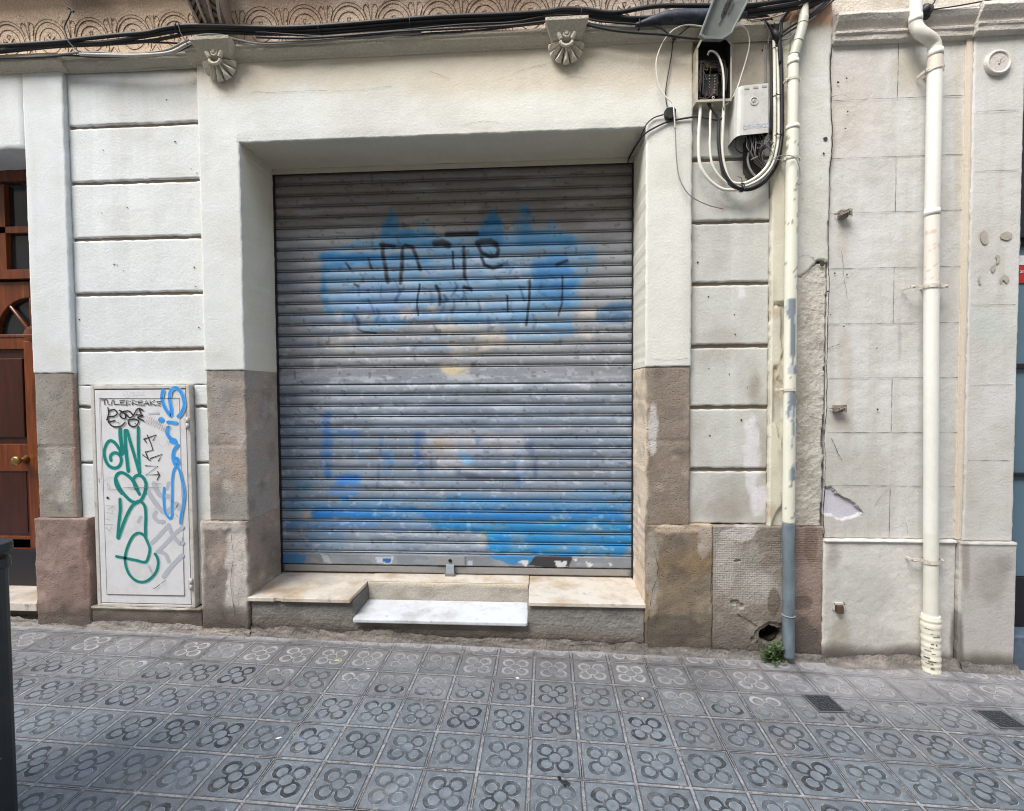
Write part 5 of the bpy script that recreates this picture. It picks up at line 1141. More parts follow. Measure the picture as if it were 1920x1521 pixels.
cable(CB_, 'cable', [(110, 102), (166, 98), (220, 101), (260, 101), (312, 94), (345, 79), (378, 66), (415, 66), (442, 74), (483, 82), (530, 82), (600, 77), (700, 68), (790, 62)], .0055, M_greycab, -.07, label='grey cable')
cable(CB_, 'cable', [(150, 102), (220, 104), (262, 104), (318, 99), (350, 84), (376, 73), (396, 70)], .0085, m_flat('pale_grey_cable', (176, 172, 164), .6), -.072, label='pale grey cable end')
cable(CB_, 'cable', [(130, 78), (180, 86), (240, 80), (300, 80), (360, 82), (400, 79)], .005, M_blackd, -.05)
cable(CB_, 'cable', [(480, 70), (560, 72), (640, 68), (740, 60), (850, 54), (960, 48), (1030, 40), (1064, 41), (1100, 47), (1148, 57), (1196, 62), (1243, 65), (1287, 71), (1311, 72), (1330, 68)], .006, M_black, -.082)
cable(CB_, 'cable', [(480, 60), (600, 68), (700, 62), (860, 47), (960, 42), (1028, 30), (1076, 30), (1124, 40), (1184, 45), (1219, 47), (1243, 55), (1258, 67), (1275, 71)], .0048, M_black, -.078)
cable(CB_, 'cable', [(440, 56), (560, 64), (680, 57), (800, 44), (900, 39), (1000, 33), (1070, 25), (1140, 33), (1210, 38)], .008, M_black, -.068)
cable(CB_, 'cable', [(1030, 47), (1060, 38), (1100, 44), (1143, 50), (1196, 51), (1240, 50)], .0062, M_greycab, -.06, label='grey printed cable')
b = MB(); P = crom([W(x, y, -.075) for x, y in ((1192, 47), (1210, 43), (1228, 38), (1250, 34), (1280, 32), (1330, 31), (1375, 29), (1400, 27))], 6); R_ = np.interp(np.arange(len(P)), np.array([0, 1, 2, 3, 4, 5, 6, 7])*6, [.009, .017, .025, .031, .035, .034, .026, .012])
b.tube(P, list(R_), 18); b.build('splice_sleeve', m_flat('shrink_sleeve', (34, 42, 56), .55, var=.3, sc=30, dirt=(110, 108, 110), dirt_amt=.5, dsc=20), CB_)['label'] = 'fat blue black splice sleeve'
for x, y in ((334, 52), (600, 56), (770, 44), (1198, 47), (1090, 24)): tie(CB_, x, y, -.075, .022, .026)
cable(CB_, 'cable_tie', [(334, 42), (338, 60), (346, 74), (352, 84)], .003, M_black, -.1)
adopt(CB_)
HW = empty('hanging_wire', W(128, 40, -.1), 'thin dark wire hanging over the left end of the cable bundle', 'wire')
cable(HW, 'wire', [(112, -14), (119, 2), (126, 13), (133, 20), (129, 32), (121, 50), (124, 66), (130, 80), (143, 93), (152, 98)], .0035, M_blackd, -.105); cable(HW, 'knot', [(127, 14), (134, 17), (138, 22), (133, 21)], .005, M_blackd, -.108)
adopt(HW)
# fan of cables passing behind the drainpipe to the upper right
FB = empty('cable_bundle', W(1520, 10, -.04), 'fan of black cables passing behind the drainpipe at the top', 'cables')
for i, (pts, r, m) in enumerate((([(1396, 29), (1420, 29), (1436, 35), (1448, 47), (1455, 60), (1459, 74)], .006, M_black), ([(1390, 26), (1425, 26), (1444, 34), (1454, 50), (1460, 66), (1461, 78)], .005, M_blackd), ([(1390, 33), (1420, 34), (1436, 42), (1446, 55), (1453, 72)], .005, M_black),
        ([(1400, 20), (1440, 14), (1500, 2), (1545, -14)], .005, M_blackd), ([(1400, 24), (1450, 20), (1500, 9), (1550, -8)], .006, M_black), ([(1395, 16), (1440, 8), (1490, -6)], .006, M_black),
        ([(1463, 64), (1480, 52), (1500, 40), (1525, 26), (1548, 8), (1565, -10)], .0055, M_blackd), ([(1464, 70), (1482, 58), (1502, 46), (1524, 30), (1545, 16), (1570, -6)], .0045, M_black), ([(1466, 75), (1482, 70), (1496, 56), (1510, 44), (1530, 30)], .004, M_greycab),
        ([(1408, 38), (1450, 32), (1480, 22), (1510, 12), (1540, 0)], .0035, m_flat('pinkish_cable', (190, 160, 140), .6)), ([(1510, 34), (1528, 20), (1542, 8), (1556, -6)], .011, M_blackd), ([(1498, 22), (1518, 14), (1540, 2), (1560, -12)], .009, M_black))):
    cable(FB, 'cable', pts, r, m, -.022-.003*(i % 5))
b = MB(); p = W(1456, 70, -.03); b.tube([W(1449, 56, -.03), W(1455, 66, -.03), W(1459, 80, -.03)], [.012, .02, .012], 10); b.build('tape_wrap', M_black, FB)
adopt(FB)
# big loop of white and black conduits
LP = empty('cable_loop', W(1400, 352, -.03), 'drooping loop of white and black cables under the open junction box', 'cables')
W1 = [(1313, 188), (1313, 209), (1310.5, 245), (1310, 281), (1313, 310), (1325, 332), (1342, 348), (1360, 356), (1390, 356)]
W2 = [(1336, 190), (1332, 216), (1331.5, 252), (1331, 274), (1334, 303), (1342, 322), (1354, 336), (1368, 346), (1390, 352)]
cable(LP, 'cable', W1, .0085, M_whitecab, -.03, label='outer white cable'); cable(LP, 'cable', W2, .0065, M_whitecab, -.03, label='inner white cable')
cable(LP, 'cable', [(1451, 76, -.02), (1452, 110, -.02), (1452.5, 180, -.02), (1452, 250, -.025), (1450, 276, -.03), (1441, 307, -.035), (1424, 328, -.035), (1402, 342, -.035), (1385, 345, -.03), (1368, 338, -.03), (1358, 310, -.03), (1354, 281, -.03), (1355, 242, -.03), (1357, 202, -.035)], .0085, m_flat('cream_conduit', (224, 220, 204), .45), label='cream conduit')
cable(LP, 'cable', [(1457, 78, -.02), (1459.5, 180, -.02), (1459.5, 250, -.025), (1456, 282, -.03), (1447, 311, -.035), (1429, 333, -.035), (1405, 347, -.035), (1392, 350, -.03)], .0075, M_whitecab)
cable(LP, 'cable', [(1462, 60, -.03), (1464, 100, -.03), (1465.5, 180, -.03), (1466, 240, -.03), (1464, 270, -.035), (1458, 298, -.04), (1447, 320, -.042), (1430, 340, -.042), (1410, 352, -.042), (1392, 354, -.04), (1374, 346, -.04), (1360, 327, -.036), (1352, 303, -.036), (1348, 267, -.036), (1348, 231, -.036), (1344, 217, -.036), (1333, 202, -.036), (1326, 191, -.036)], .0072, M_black)
cable(LP, 'cable', [(1466, 90, -.02), (1468, 180, -.02), (1468, 250, -.02), (1461, 300, -.03), (1449, 325, -.035), (1431, 345, -.035), (1410, 356, -.035), (1392, 357, -.035), (1372, 350, -.035), (1356, 330, -.03), (1350, 303, -.03), (1345.5, 267, -.03), (1346, 231, -.03)], .005, M_blackd)
cable(LP, 'cable', [(1478, 22, -.03), (1468, 34, -.035), (1462, 52, -.035), (1461, 80, -.035), (1463, 120, -.03)], .0085, M_black)
cable(LP, 'cable', [(1500, 11, -.025), (1485, 17, -.03), (1472, 27, -.035), (1466, 42, -.035), (1464, 70, -.035)], .0075, M_black)
for x, y, r_ in ((1457, 92, .016), (1456, 181, .018), (1459, 255, .018), (1455, 278, .016)): tie(LP, x, y, -.025, r_, r_) if False else None
def htie(root, x, y, Y, w, mat=None):
    p = W(x, y, Y); b = MB(); b.ring(p, w, .0022, 0, n=16, m=5, axis='z', sy=.7); b.tube([(p[0]-w*.3, p[1]-w*.75, p[2]), (p[0]-w*.3-.012, p[1]-w*.9, p[2]+.004)], .0022, 5); b.build('cable_tie', mat or M_black, root)
htie(LP, 1457, 91, -.02, .022); htie(LP, 1458, 181, -.02, .024); htie(LP, 1459, 255, -.025, .024)
b = MB(); p = W(1391, 352, -.035)
for dx in (-.006, .004): b.ring((p[0]+dx, p[1], p[2]), .022, .0028, 0, n=16, m=5, axis='x')
b.tube([(p[0]-.006, p[1]-.02, p[2]+.01), (p[0]-.012, p[1]-.026, p[2]+.04), (p[0]-.03, p[1]-.02, p[2]+.05)], .0018, 5); b.tube([(p[0]+.004, p[1]-.02, p[2]), (p[0]+.006, p[1]-.024, p[2]-.03)], .003, 5)
b.build('cable_tie', M_black, LP)
adopt(LP)
WL = empty('white_wire', W(1264, 215, -.05), 'long thin white wire looping left of the junction box, its end stuck out grey', 'wire')
cable(WL, 'wire', [(1328, 56, -.08), (1315, 50, -.08), (1287, 47, -.08), (1262, 57, -.075), (1243, 80, -.06), (1232, 108, -.05), (1230.5, 132, -.045), (1236, 163, -.04), (1248.5, 182, -.045), (1261, 194, -.05), (1264, 215, -.05), (1266, 242, -.04)], .0035, M_whitecab); cable(WL, 'wire_tail', [(1266, 240, -.04), (1267, 265, -.035), (1268, 290, -.03), (1272, 326, -.025), (1281.7, 351, -.025), (1298, 370, -.025), (1326, 384, -.02), (1348, 390, -.015), (1356, 392, .0)], .0030, M_greycab)
adopt(WL)
WR = empty('white_wire', W(1400, 108, -.05), 'short thin white wire bowed right of the open junction box', 'wire')
cable(WR, 'wire', [(1378, 52, -.08), (1386, 48, -.08), (1396, 52, -.07), (1403, 65, -.06), (1405, 84, -.05), (1400, 108, -.045), (1391.5, 137, -.04), (1380, 171, -.04), (1368, 189, -.04), (1355, 202, -.04)], .0032, M_whitecab)
adopt(WR)
BW = empty('black_wire', W(1250, 155, -.01), 'thin black wire hanging from an eyelet to a small black box', 'wire')
cable(BW, 'wire', [(1262, 78, -.02), (1258, 110, -.015), (1250, 155, -.012), (1248, 180, -.012), (1251, 200, -.012)], .003, M_black); cable(BW, 'wire', [(1294, 48, -.06), (1280, 60, -.05), (1268, 70, -.04), (1263, 76, -.03)], .0025, M_blackd)
b = MB(); p = W(1264, 73, -.03); b.ring(p, .008, .003, 0, n=14); b.tube([(p[0], 0, p[2]), (p[0], -.03, p[2])], .004, 8); b.build('eyelet', M_rust, BW); adopt(BW)
SB = empty('tap_box', W(1257, 212, -.02), 'small black square connector stuck on the lintel', 'connector')
p = W(1257, 212, -.02); b = MB(); pol = [(p[0]+.034*math.cos(math.radians(a)), p[2]+.034*math.sin(math.radians(a))) for a in (30, 62, 125, 160, 215, 262, 320)]; b.prism(pol, -.026, 0); b.build('case', M_black, SB, bevel=.003); adopt(SB)
LC = empty('black_cable', W(1220, 240, -.02), 'pair of black cables dropping from the boxes into the shutter corner', 'cable')
cable(LC, 'cable', [(1244, 215, -.014), (1226, 221, -.01), (1213, 232, -.012), (1206, 246, -.006), (1199, 262, .08), (1189, 280, .2), (1180, 296, .3), (1177, 306, .34)], .0035, M_black)
cable(LC, 'cable', [(1354, 222, -.035), (1345, 225, -.03), (1337, 224, -.03), (1309, 219, -.02), (1290, 221, -.012), (1268, 225, -.01), (1248, 230, -.01), (1221, 243, -.012), (1206, 254, -.006), (1196, 268, .1), (1186, 284, .24), (1178, 300, .34)], .0048, M_blackd); adopt(LC)
SW = empty('stray_wire', W(1490, 295, -.08), 'curled stray grey wire sticking out across the drainpipe', 'wire')
cable(SW, 'wire', [(1448, 300, -.06), (1458, 294, -.07), (1475, 291, -.09), (1491, 296, -.10), (1498, 312, -.10), (1500, 329, -.09), (1496, 338, -.09), (1494, 344, -.09), (1500, 345, -.09), (1504, 341, -.09)], .0022, M_greycab)
cable(SW, 'wire', [(1448, 298, -.06), (1470, 301, -.085), (1478, 299, -.09), (1489, 297, -.09)], .0016, M_greycab); adopt(SW)
# open junction box
JB = empty('junction_box', W(1338, 190, .03), 'open black junction box full of wires with its lid flipped up', 'junction box')
(xa, _, za), (xb, _, zb_) = W(1305, 76, -.05), W(1371, 190, -.05)
b = MB(); pol = [(xa, zb_), (xb, zb_), (xb, za-.03), (xb-.025, za), (xa+.02, za), (xa, za-.04)]
inn = [(xa+.01, zb_+.012), (xb-.008, zb_+.012), (xb-.008, za-.035), (xb-.03, za-.008), (xa+.028, za-.008), (xa+.01, za-.045)]
n = 6; v = [(x, -.055, z) for x, z in pol]+[(x, .03, z) for x, z in pol]+[(x, -.055, z) for x, z in inn]+[(x, .01, z) for x, z in inn]
f = [(i, n+i, n+(i+1) % n, (i+1) % n) for i in range(n)]+[(i, (i+1) % n, 2*n+(i+1) % n, 2*n+i) for i in range(n)]
b.add(v, f); b.add(v, [(2*n+i, 2*n+(i+1) % n, 3*n+(i+1) % n, 3*n+i) for i in range(n)]+[tuple(3*n+i for i in range(n))], 1)
b.build('case', [m_flat('case_grey', (176, 168, 150), .6, var=.1, dirt=(90, 80, 66), dirt_amt=.7), M_bakel], JB)
b = MB(); xm = (xa+xb)/2; M_tin = m_flat('tin_screws', (170, 164, 150), .4, .5)
b.box(xm-.05, xm+.035, -.02, .008, zb_+.05, zb_+.165, 0)
for r_ in range(7):
    for c_ in range(2):
        b.tube([(xm-.012+c_*.028, -.018, zb_+.062+r_*.015), (xm-.012+c_*.028, -.026, zb_+.062+r_*.015)], .0036 if c_ or r_ > 4 else .002, 7, 1)
b.ring((xm+.006, -.03, zb_+.034), .006, .002, 2, n=10)
b.box(xm-.04, xm+.05, -.028, .008, zb_+.19, zb_+.225, 3); b.build('terminal_block', [M_bakel, M_tin, M_whitecab, m_flat('oxidised_brass', (84, 80, 52), .6, .2, var=.5, sc=90)], JB)
b = MB(); random.seed(3)
for k in range(16):
    s_ = random.choice((-1, 1)); x = xm+s_*random.uniform(.045, .072) if s_ > 0 else xm-random.uniform(.05, .075); z0 = zb_+random.uniform(.02, .06); z1 = zb_+random.uniform(.16, .23)
    b.tube(crom([(x+random.uniform(-.01, .01), -.02-random.random()*.025, z0), (x+random.uniform(-.012, .012), -.035, (z0+z1)/2), (x+random.uniform(-.01, .01), -.03, z1), (xm+random.uniform(-.04, .04), -.028, zb_+.2+random.uniform(-.01, .02))], 5), random.uniform(.0015, .004), 6, random.choice((0, 0, 1, 2)))
b.tube(crom([(xa+.02, -.04, zb_+.03), (xm-.03, -.05, zb_+.02), (xm+.0, -.05, zb_+.05), (xm+.02, -.04, zb_+.07)], 5), .0022, 6, 2)
for k in range(14):
    x = xm+random.uniform(-.055, .04); z0 = zb_+random.uniform(.03, .2)
    b.tube(crom([(x, -.026, z0), (x+random.uniform(-.02, .02), -.04, z0+random.uniform(-.02, .03)), (x+random.uniform(-.03, .03), -.03, z0+random.uniform(-.03, .05))], 5), random.uniform(.001, .0024), 5, random.choice((1, 2, 2)))
b.build('wires', [M_black, M_blackd, m_flat('dusty_brown_wire', (92, 78, 62), .7)], JB)
o = cable(JB, 'white_lead', [(1357, 204, -.045), (1357, 180, -.06), (1357, 150, -.06), (1354, 125, -.06), (1347, 106, -.055), (1338, 97, -.05), (1330, 97, -.04), (1327, 104, -.03)], .0052, M_whitecab)
# lid: shallow tray hinged above the case, flipped up and outward
A, Bv, Cc, Dd = Vector(W(1312, 66, -.115)), Vector(W(1371, 66, -.115)), Vector(W(1432, -52, -.175)), Vector(W(1356, -52, -.175))
U = (Bv-A); V_ = (Dd-A); Nn = U.cross(V_).normalized()
if Nn.y > 0: Nn = -Nn
def lidp(u, v, w): p = A+(Bv-A)*u*(1-v)+(Cc-Dd)*u*v+V_*v; return tuple(p+Nn*w)
b = MB(); ol = [(0, .0), (.22, -.06), (.78, -.07), (1, .03), (1, 1), (0, 1)]; il = [(.05, .03), (.24, -.02), (.77, -.03), (.95, .06), (.95, .97), (.05, .97)]; n = 6
v = [lidp(u, q, 0) for u, q in ol]+[lidp(u, q, -.03) for u, q in ol]+[lidp(u, q, 0) for u, q in il]+[lidp(u, q, -.018) for u, q in il]
b.add(v, [(i, n+i, n+(i+1) % n, (i+1) % n) for i in range(n)]+[(i, (i+1) % n, 2*n+(i+1) % n, 2*n+i) for i in range(n)]+[(2*n+i, 2*n+(i+1) % n, 3*n+(i+1) % n, 3*n+i) for i in range(n)]+[tuple(3*n+i for i in range(n)), tuple(2*n-1-i for i in range(n))])
for k in range(9):
    u = .42+.2*random.random(); q = .3+.4*random.random(); b.tube([lidp(u, q, -.015), lidp(u+random.uniform(-.06, .02), q-.12, -.013), lidp(u+random.uniform(-.1, .02), q-.2, -.015)], .0022, 5, 1)
b.build('lid', [m_flat('pale_green_lid', (128, 134, 130), .5, var=.08, sc=15, dirt=(80, 80, 74), dirt_amt=.4), M_bakel], JB, bevel=.003)['label'] = 'grey green inside of the flipped up lid'
b = MB(); b.box(xm-.03, xm+.028, -.1, .0, za+.002, za+.03); b.build('lid_hinge', M_bakel, JB)
adopt(JB)
# telephone box
TB = empty('telephone_box', W(1412, 254, .03), 'pale grey phone cable box with tangled wires hanging beneath', 'junction box')
tl, tr, br, bl = W(1388, 161, -.085), W(1442, 156, -.085), W(1442, 249, -.085), W(1385, 254, -.085)
b = MB(); n = 5
prof = [(0, .115), (-.012, .06), (-.006, .012), (.012, 0)]
def row(p, q):  # from left side back to right side back
    L = [(p[0]-.012, .03, p[2]), (p[0]-.012, -.05, p[2]), (p[0]-.006, -.072, p[2]), (p[0]+.008, -.084, p[2]), (p[0]+.02, -.086, p[2])]
    return L+[(q[0]-.006, -.086, q[2]), (q[0], -.080, q[2]), (q[0], .03, q[2])]
T_, B_ = row(tl, tr), row(bl, br); m_ = len(T_)
def inr(L): return [(x+(.004 if i < 4 else -.004 if i > 4 else 0), min(y+.004, .03), z) for i, (x, y, z) in enumerate(L)]
b.add(T_+B_, [(i, m_+i, m_+i+1, i+1) for i in range(m_-1)]+[tuple(range(m_))])
b.add(inr(T_)+inr(B_), [(i, i+1, m_+i+1, m_+i) for i in range(m_-1)], 1)
ex, _, ez = W(1414, 190, -.087); b.ring((ex, -.087, ez), .0195, .0022, 0, n=26); b.ring((ex, -.087, ez), .0165, .0012, 2, n=26, m=4)
for l in ([(-.007, .006), (-.009, 0), (-.005, -.007), (-.001, -.003)], [(.001, .007), (.007, .006), (.005, .001), (.001, -.001), (.006, -.006)], [(-.003, .008), (-.002, -.007)]): b.tube([(ex+x, -.0875, ez+z) for x, z in l], .0012, 5, 2)
for k in range(3): b.box(tl[0]+.02+k*.045, tl[0]+.045+k*.045, -.0875, -.0855, tl[2]-.022+k*.004, tl[2]-.012+k*.004, 2)
b.build('cover', [M_greypl, M_bakel, m_flat('emboss_shadow', (160, 154, 144), .6)], TB)
p = W(1393, 243, -.0875); text('stamp', 'OSWEX22', .03, (p[0], -.0868, p[2]), m_flat('faded_blue_stamp', (168, 178, 204), .6), TB, (math.pi/2, math.radians(-4), 0), .0003)
b = MB(); c_ = W(1415, 292, .0); 
b.sheet(rng(c_[0]-.05, c_[0]+.07, .01), rng(c_[2]-.12, c_[2]+.15, .01), .024, .032, lambda x, z: (np.hypot((x-c_[0]-.0)/.062, (z-c_[2]-.0)/.13) < 1.0), lambda X, Z: .004*fbm(X*30, Z*30, 3, 9), lambda X, Z: lin(mixc(np.full(X.shape+(3,), 84.), (52, 44, 40), fbm(X*20, Z*20, 3, 8))))
b.build('mounting_plate', M_rough, TB)
random.seed(11); mats = [M_greycab, M_blackd, m_flat('dusty_grey_wire', (112, 104, 98), .7), M_black]
def tw(pts, r, mi): 
    b = MB(); b.tube(crom([W(x, y, Y) for x, y, Y in pts], 5), r, 6); b.build('wire', mats[mi], TB)
tw([(1384, 250, -.06), (1379, 262, -.05), (1378, 274, -.04), (1384, 284, -.03), (1398, 289, -.02), (1402, 292, -.01)], .003, 1)
for k in range(11):
    x = 1400+k*3.2; tw([(x-4, 248, -.05), (x+random.uniform(-4, 6), 262, -.06), (x+random.uniform(-5, 5), 276, -.06), (1408+k*2+random.uniform(-4, 4), 292, -.05), (1416+k*1.8, 305, -.035), (1430+k, 316, -.02)], random.uniform(.002, .0035), k % 3)
for k in range(9):
    x = 1425+random.uniform(0, 20); y = 258+random.uniform(0, 22); tw([(x, y, -.05), (x+random.uniform(-8, 8), y+random.uniform(-6, 8), -.07), (x+random.uniform(-10, 10), y+random.uniform(0, 12), -.065), (x+random.uniform(-12, 6), y+random.uniform(4, 18), -.05)], .0018, k % 3)
tw([(1404, 286, -.03), (1402, 300, -.03), (1405, 314, -.03), (1412, 326, -.03), (1420, 333, -.03)], .006, 0); tw([(1408, 300, -.05), (1414, 297, -.055), (1421, 294, -.05)], .003, 0)
tw([(1433, 83, -.0), (1434, 120, -.0), (1433, 160, -.0)], .0022, 0); tw([(1438, 83, -.0), (1437, 120, -.0), (1437, 160, -.0)], .0022, 2); tw([(1431, 38, -.03), (1438, 50, -.03), (1442, 66, -.02), (1440, 84, -.01)], .003, 0)
tw([(1445, 84, -.0), (1446, 140, -.005), (1446, 200, -.005), (1445, 252, -.01)], .007, 1); tw([(1449, 88, .0), (1449, 200, .0), (1448, 262, .0)], .004, 3)
adopt(TB)
# ceramic clamp + wire at the upper right
IC = empty('wire_clamp', W(1740, 20, -.05), 'black rubber wire clamp beside the bent drainpipe at the top', 'clamp')
p = W(1740, 18, -.06); b = MB(); b.tube([(p[0]-.03, -.05, p[2]-.012), (p[0]-.01, -.055, p[2]), (p[0]+.018, -.05, p[2]+.006)], [.02, .031, .022], 12); b.box(p[0]-.03, p[0]+.015, -.06, .01, p[2]-.035, p[2]-.015); b.build('body', M_black, IC, bevel=.003)
cable(IC, 'wire', [(1748, 18), (1790, 12), (1830, 5), (1880, -4), (1960, -16)], .0032, M_blackd, -.06); cable(IC, 'wire', [(1747, 10), (1752, 4), (1755, -8)], .0035, M_blackd, -.06); adopt(IC)
M_stub = m_flat('corroded_painted_metal', (138, 130, 120), .85, var=.5, sc=70, bump=.4, dirt=(70, 54, 44), dirt_amt=.8, dsc=60)
# rusty pipe bracket stubs
for (x, y, lab, k) in ((1583, 400, 'rusty broken bracket stub high on the scored wall', 0), (1573, 767, 'rusty broken bracket stub above the peeled plaster patch', 1), (1573, 1138, 'rusted bracket stub low on the cream plinth', 2)):
    p = W(x, y, -.02); R0 = empty('bracket_stub', (p[0], 0, p[2]), lab, 'bracket', 'bracket stubs on the right hand facade'); b = MB(); y1 = .012 if k < 2 else -.01
    if k < 2:
        b.box(p[0]-.014, p[0]+.02, y1-.03, y1+.02, p[2]-.016, p[2]+.018); b.box(p[0]-.02, p[0]-.008, y1-.045, y1-.02, p[2]-.012, p[2]+.014); b.box(p[0]+.012, p[0]+.032, y1-.038, y1-.034, p[2]-.012, p[2]+.02)
        b.tube([(p[0]+.03, y1-.036, p[2]+.02), (p[0]+.032, y1-.036, p[2]-.014), (p[0]+.02, y1-.036, p[2]-.02)], .002, 5); b.tube([(p[0]-.03, y1-.01, p[2]+.002), (p[0]-.006, y1-.05, p[2]+.006)], .003, 6)
        for q in range(4): b.tube([(p[0]-.01+q*.009, y1-.05, p[2]-.006+q*.004), (p[0]-.01+q*.009, y1-.02, p[2]-.004)], .004, 6)
    else:
        b.box(p[0]-.028, p[0]+.03, y1-.014, y1+.01, p[2]+.012, p[2]+.022, 1); b.box(p[0]-.03, p[0]-.022, y1-.014, y1+.01, p[2]-.018, p[2]+.022, 1); b.box(p[0]+.022, p[0]+.03, y1-.014, y1+.01, p[2]-.016, p[2]+.022, 1); b.box(p[0]-.014, p[0]+.014, y1-.03, y1+.02, p[2]-.03, p[2]+.012, 0)
    if k < 2: b.v = [(p[0]+(x-p[0])*1.2, y, p[2]+(z-p[2])*1.15) for x, y, z in b.v]
    b.build('stub', [M_stub if k < 2 else M_rust, M_greypl], R0, bevel=.001); adopt(R0)
# ================================================================== LITTER BIN at the left edge
BI = empty('waste_bin', (-2.08, -1.5, .05), 'dark plastic waste bin with a ribbed lid at the left edge', 'waste bin')
def rbox(b, x0, x1, y0, y1, z0, z1, r, tz=0.0, n=5, col=None):
    x0 += BDX; x1 += BDX
    def lp(z, g):
        P = []
        for cx, cy, a0 in ((x1-r-g, y1-r-g, 0), (x0+r+g, y1-r-g, 90), (x0+r+g, y0+r+g, 180), (x1-r-g, y0+r+g, 270)):
            for k in range(n+1): a = math.radians(a0+90*k/n); P.append((cx+r*math.cos(a), cy+r*math.sin(a), z))
        return P
    A_, B2 = lp(z0, tz), lp(z1, 0); m = len(A_); b.add(A_+B2, [(i, (i+1) % m, m+(i+1) % m, m+i) for i in range(m)]+[tuple(range(m-1, -1, -1)), tuple(range(m, 2*m))], 0, col)
gb = gz(-2.08); BDX = .050
b = MB(); rbox(b, -2.36, -1.756, -1.82, -1.232, gb+.03, .905, .05, .0); xs_ = -1.756+BDX+.0004
for yc, zc, s_ in ((-1.33, .60, .012), (-1.36, .42, .009), (-1.30, .72, .006), (-1.42, .52, .008), (-1.31, .3, .01)):
    b.ring((xs_, yc, zc), s_, .0014, 1, n=10, m=4, axis='x', sy=1.5, a0=.4, a1=random.uniform(3, 5.6))
b.build('body', [M_bin, m_flat('pale_scuff', (120, 124, 126), .8)], BI)
b = MB(); rbox(b, -2.38, -1.762, -1.84, -1.212, .895, .935, .06); rbox(b, -2.36, -1.785, -1.82, -1.235, .934, .952, .05); b.build('rim', M_bin, BI, bevel=.006)
b = MB(); rbox(b, -2.385, -1.758, -1.845, -1.208, .952, .985, .06); rbox(b, -2.35, -1.79, -1.81, -1.24, .984, 1.005, .06)
for k in range(5): b.box(-2.33, -1.81, -1.75+k*.1, -1.73+k*.1, 1.0, 1.012)
b.build('lid', M_bin, BI, bevel=.006)
b = MB(); rbox(b, -2.33, -1.81, -1.79, -1.26, gb+.001, gb+.035, .04); b.build('base', M_darkmetal, BI)
adopt(BI)
# ================================================================== COVERS, PLANT, LITTER
def cover(cn, lab):
    c = np.array(cn); c0 = c.mean(0); R0 = empty('utility_cover', (c0[0], c0[1], gz(*c0[:2])), lab, 'access cover', 'small square covers in the pavement')
    b = MB(); n = 4
    def q(u, v, dz=0): p = c[0]*(1-u)*(1-v)+c[1]*u*(1-v)+c[2]*u*v+c[3]*(1-u)*v; return (p[0], p[1], gz(p[0], p[1])+dz)
    b.add([q(0, 0, .002), q(1, 0, .002), q(1, 1, .002), q(0, 1, .002), q(0, 0, -.01), q(1, 0, -.01), q(1, 1, -.01), q(0, 1, -.01)], [(0, 3, 2, 1), (0, 1, 5, 4), (1, 2, 6, 5), (2, 3, 7, 6), (3, 0, 4, 7)])
    b.m = b.m
    for u0, v0, u1, v1 in ((0, 0, 1, .06), (0, .94, 1, 1), (0, .06, .06, .94), (.94, .06, 1, .94)):
        b.add([q(u0, v0, .0045), q(u1, v0, .0045), q(u1, v1, .0045), q(u0, v1, .0045)]+[q(u0, v0, .002), q(u1, v0, .002), q(u1, v1, .002), q(u0, v1, .002)], [(0, 3, 2, 1), (0, 1, 5, 4), (1, 2, 6, 5), (2, 3, 7, 6), (3, 0, 4, 7)], 1)
    b.build('plate', [m_flat('dark_cast_iron', (46, 49, 54), .6, .2, var=.25, sc=60), m_flat('iron_frame', (96, 98, 100), .6, .2, var=.2)], R0)
    b = MB(); rr = random.Random(5)
    for i in range(7):
        for j in range(7):
            if rr.random() < .2: continue
            u, v = .12+i*.115, .12+j*.115; a, d = (.085, .035) if (i+j) % 2 else (.035, .085)
            b.add([q(u, v, .005), q(u+a, v, .005), q(u+a, v+d, .005), q(u, v+d, .005)]+[q(u, v, .002), q(u+a, v, .002), q(u+a, v+d, .002), q(u, v+d, .002)], [(0, 3, 2, 1), (0, 1, 5, 4), (1, 2, 6, 5), (2, 3, 7, 6), (3, 0, 4, 7)])
    b.build('tread_pattern', m_flat('worn_iron', (84, 88, 94), .5, .3, var=.2), R0); adopt(R0)
cover([(1.266, -.33), (1.395, -.324), (1.408, -.45), (1.277, -.456)], 'dark cast iron cover in the tiles near the weed')
cover([(2.012, -.383), (2.140, -.377), (2.152, -.498), (2.022, -.505)], 'dark cast iron cover in the tiles at the right edge')
def leafmat():
    n = N('weed_leaf'); c = n.mix(n.rgb((30, 50, 24)), n.rgb((78, 104, 52)), n.map(n.noise(40, 2), .35, .65)); return n.done(c, .55)
PL = empty('weed_plant', (1.262, -.05, gz(1.26)), 'small leafy green weed growing at the foot of the drainpipe', 'plant')
b = MB(); st = MB(); rr = random.Random(9); base = Vector((1.262, -.045, gz(1.26)+.004))
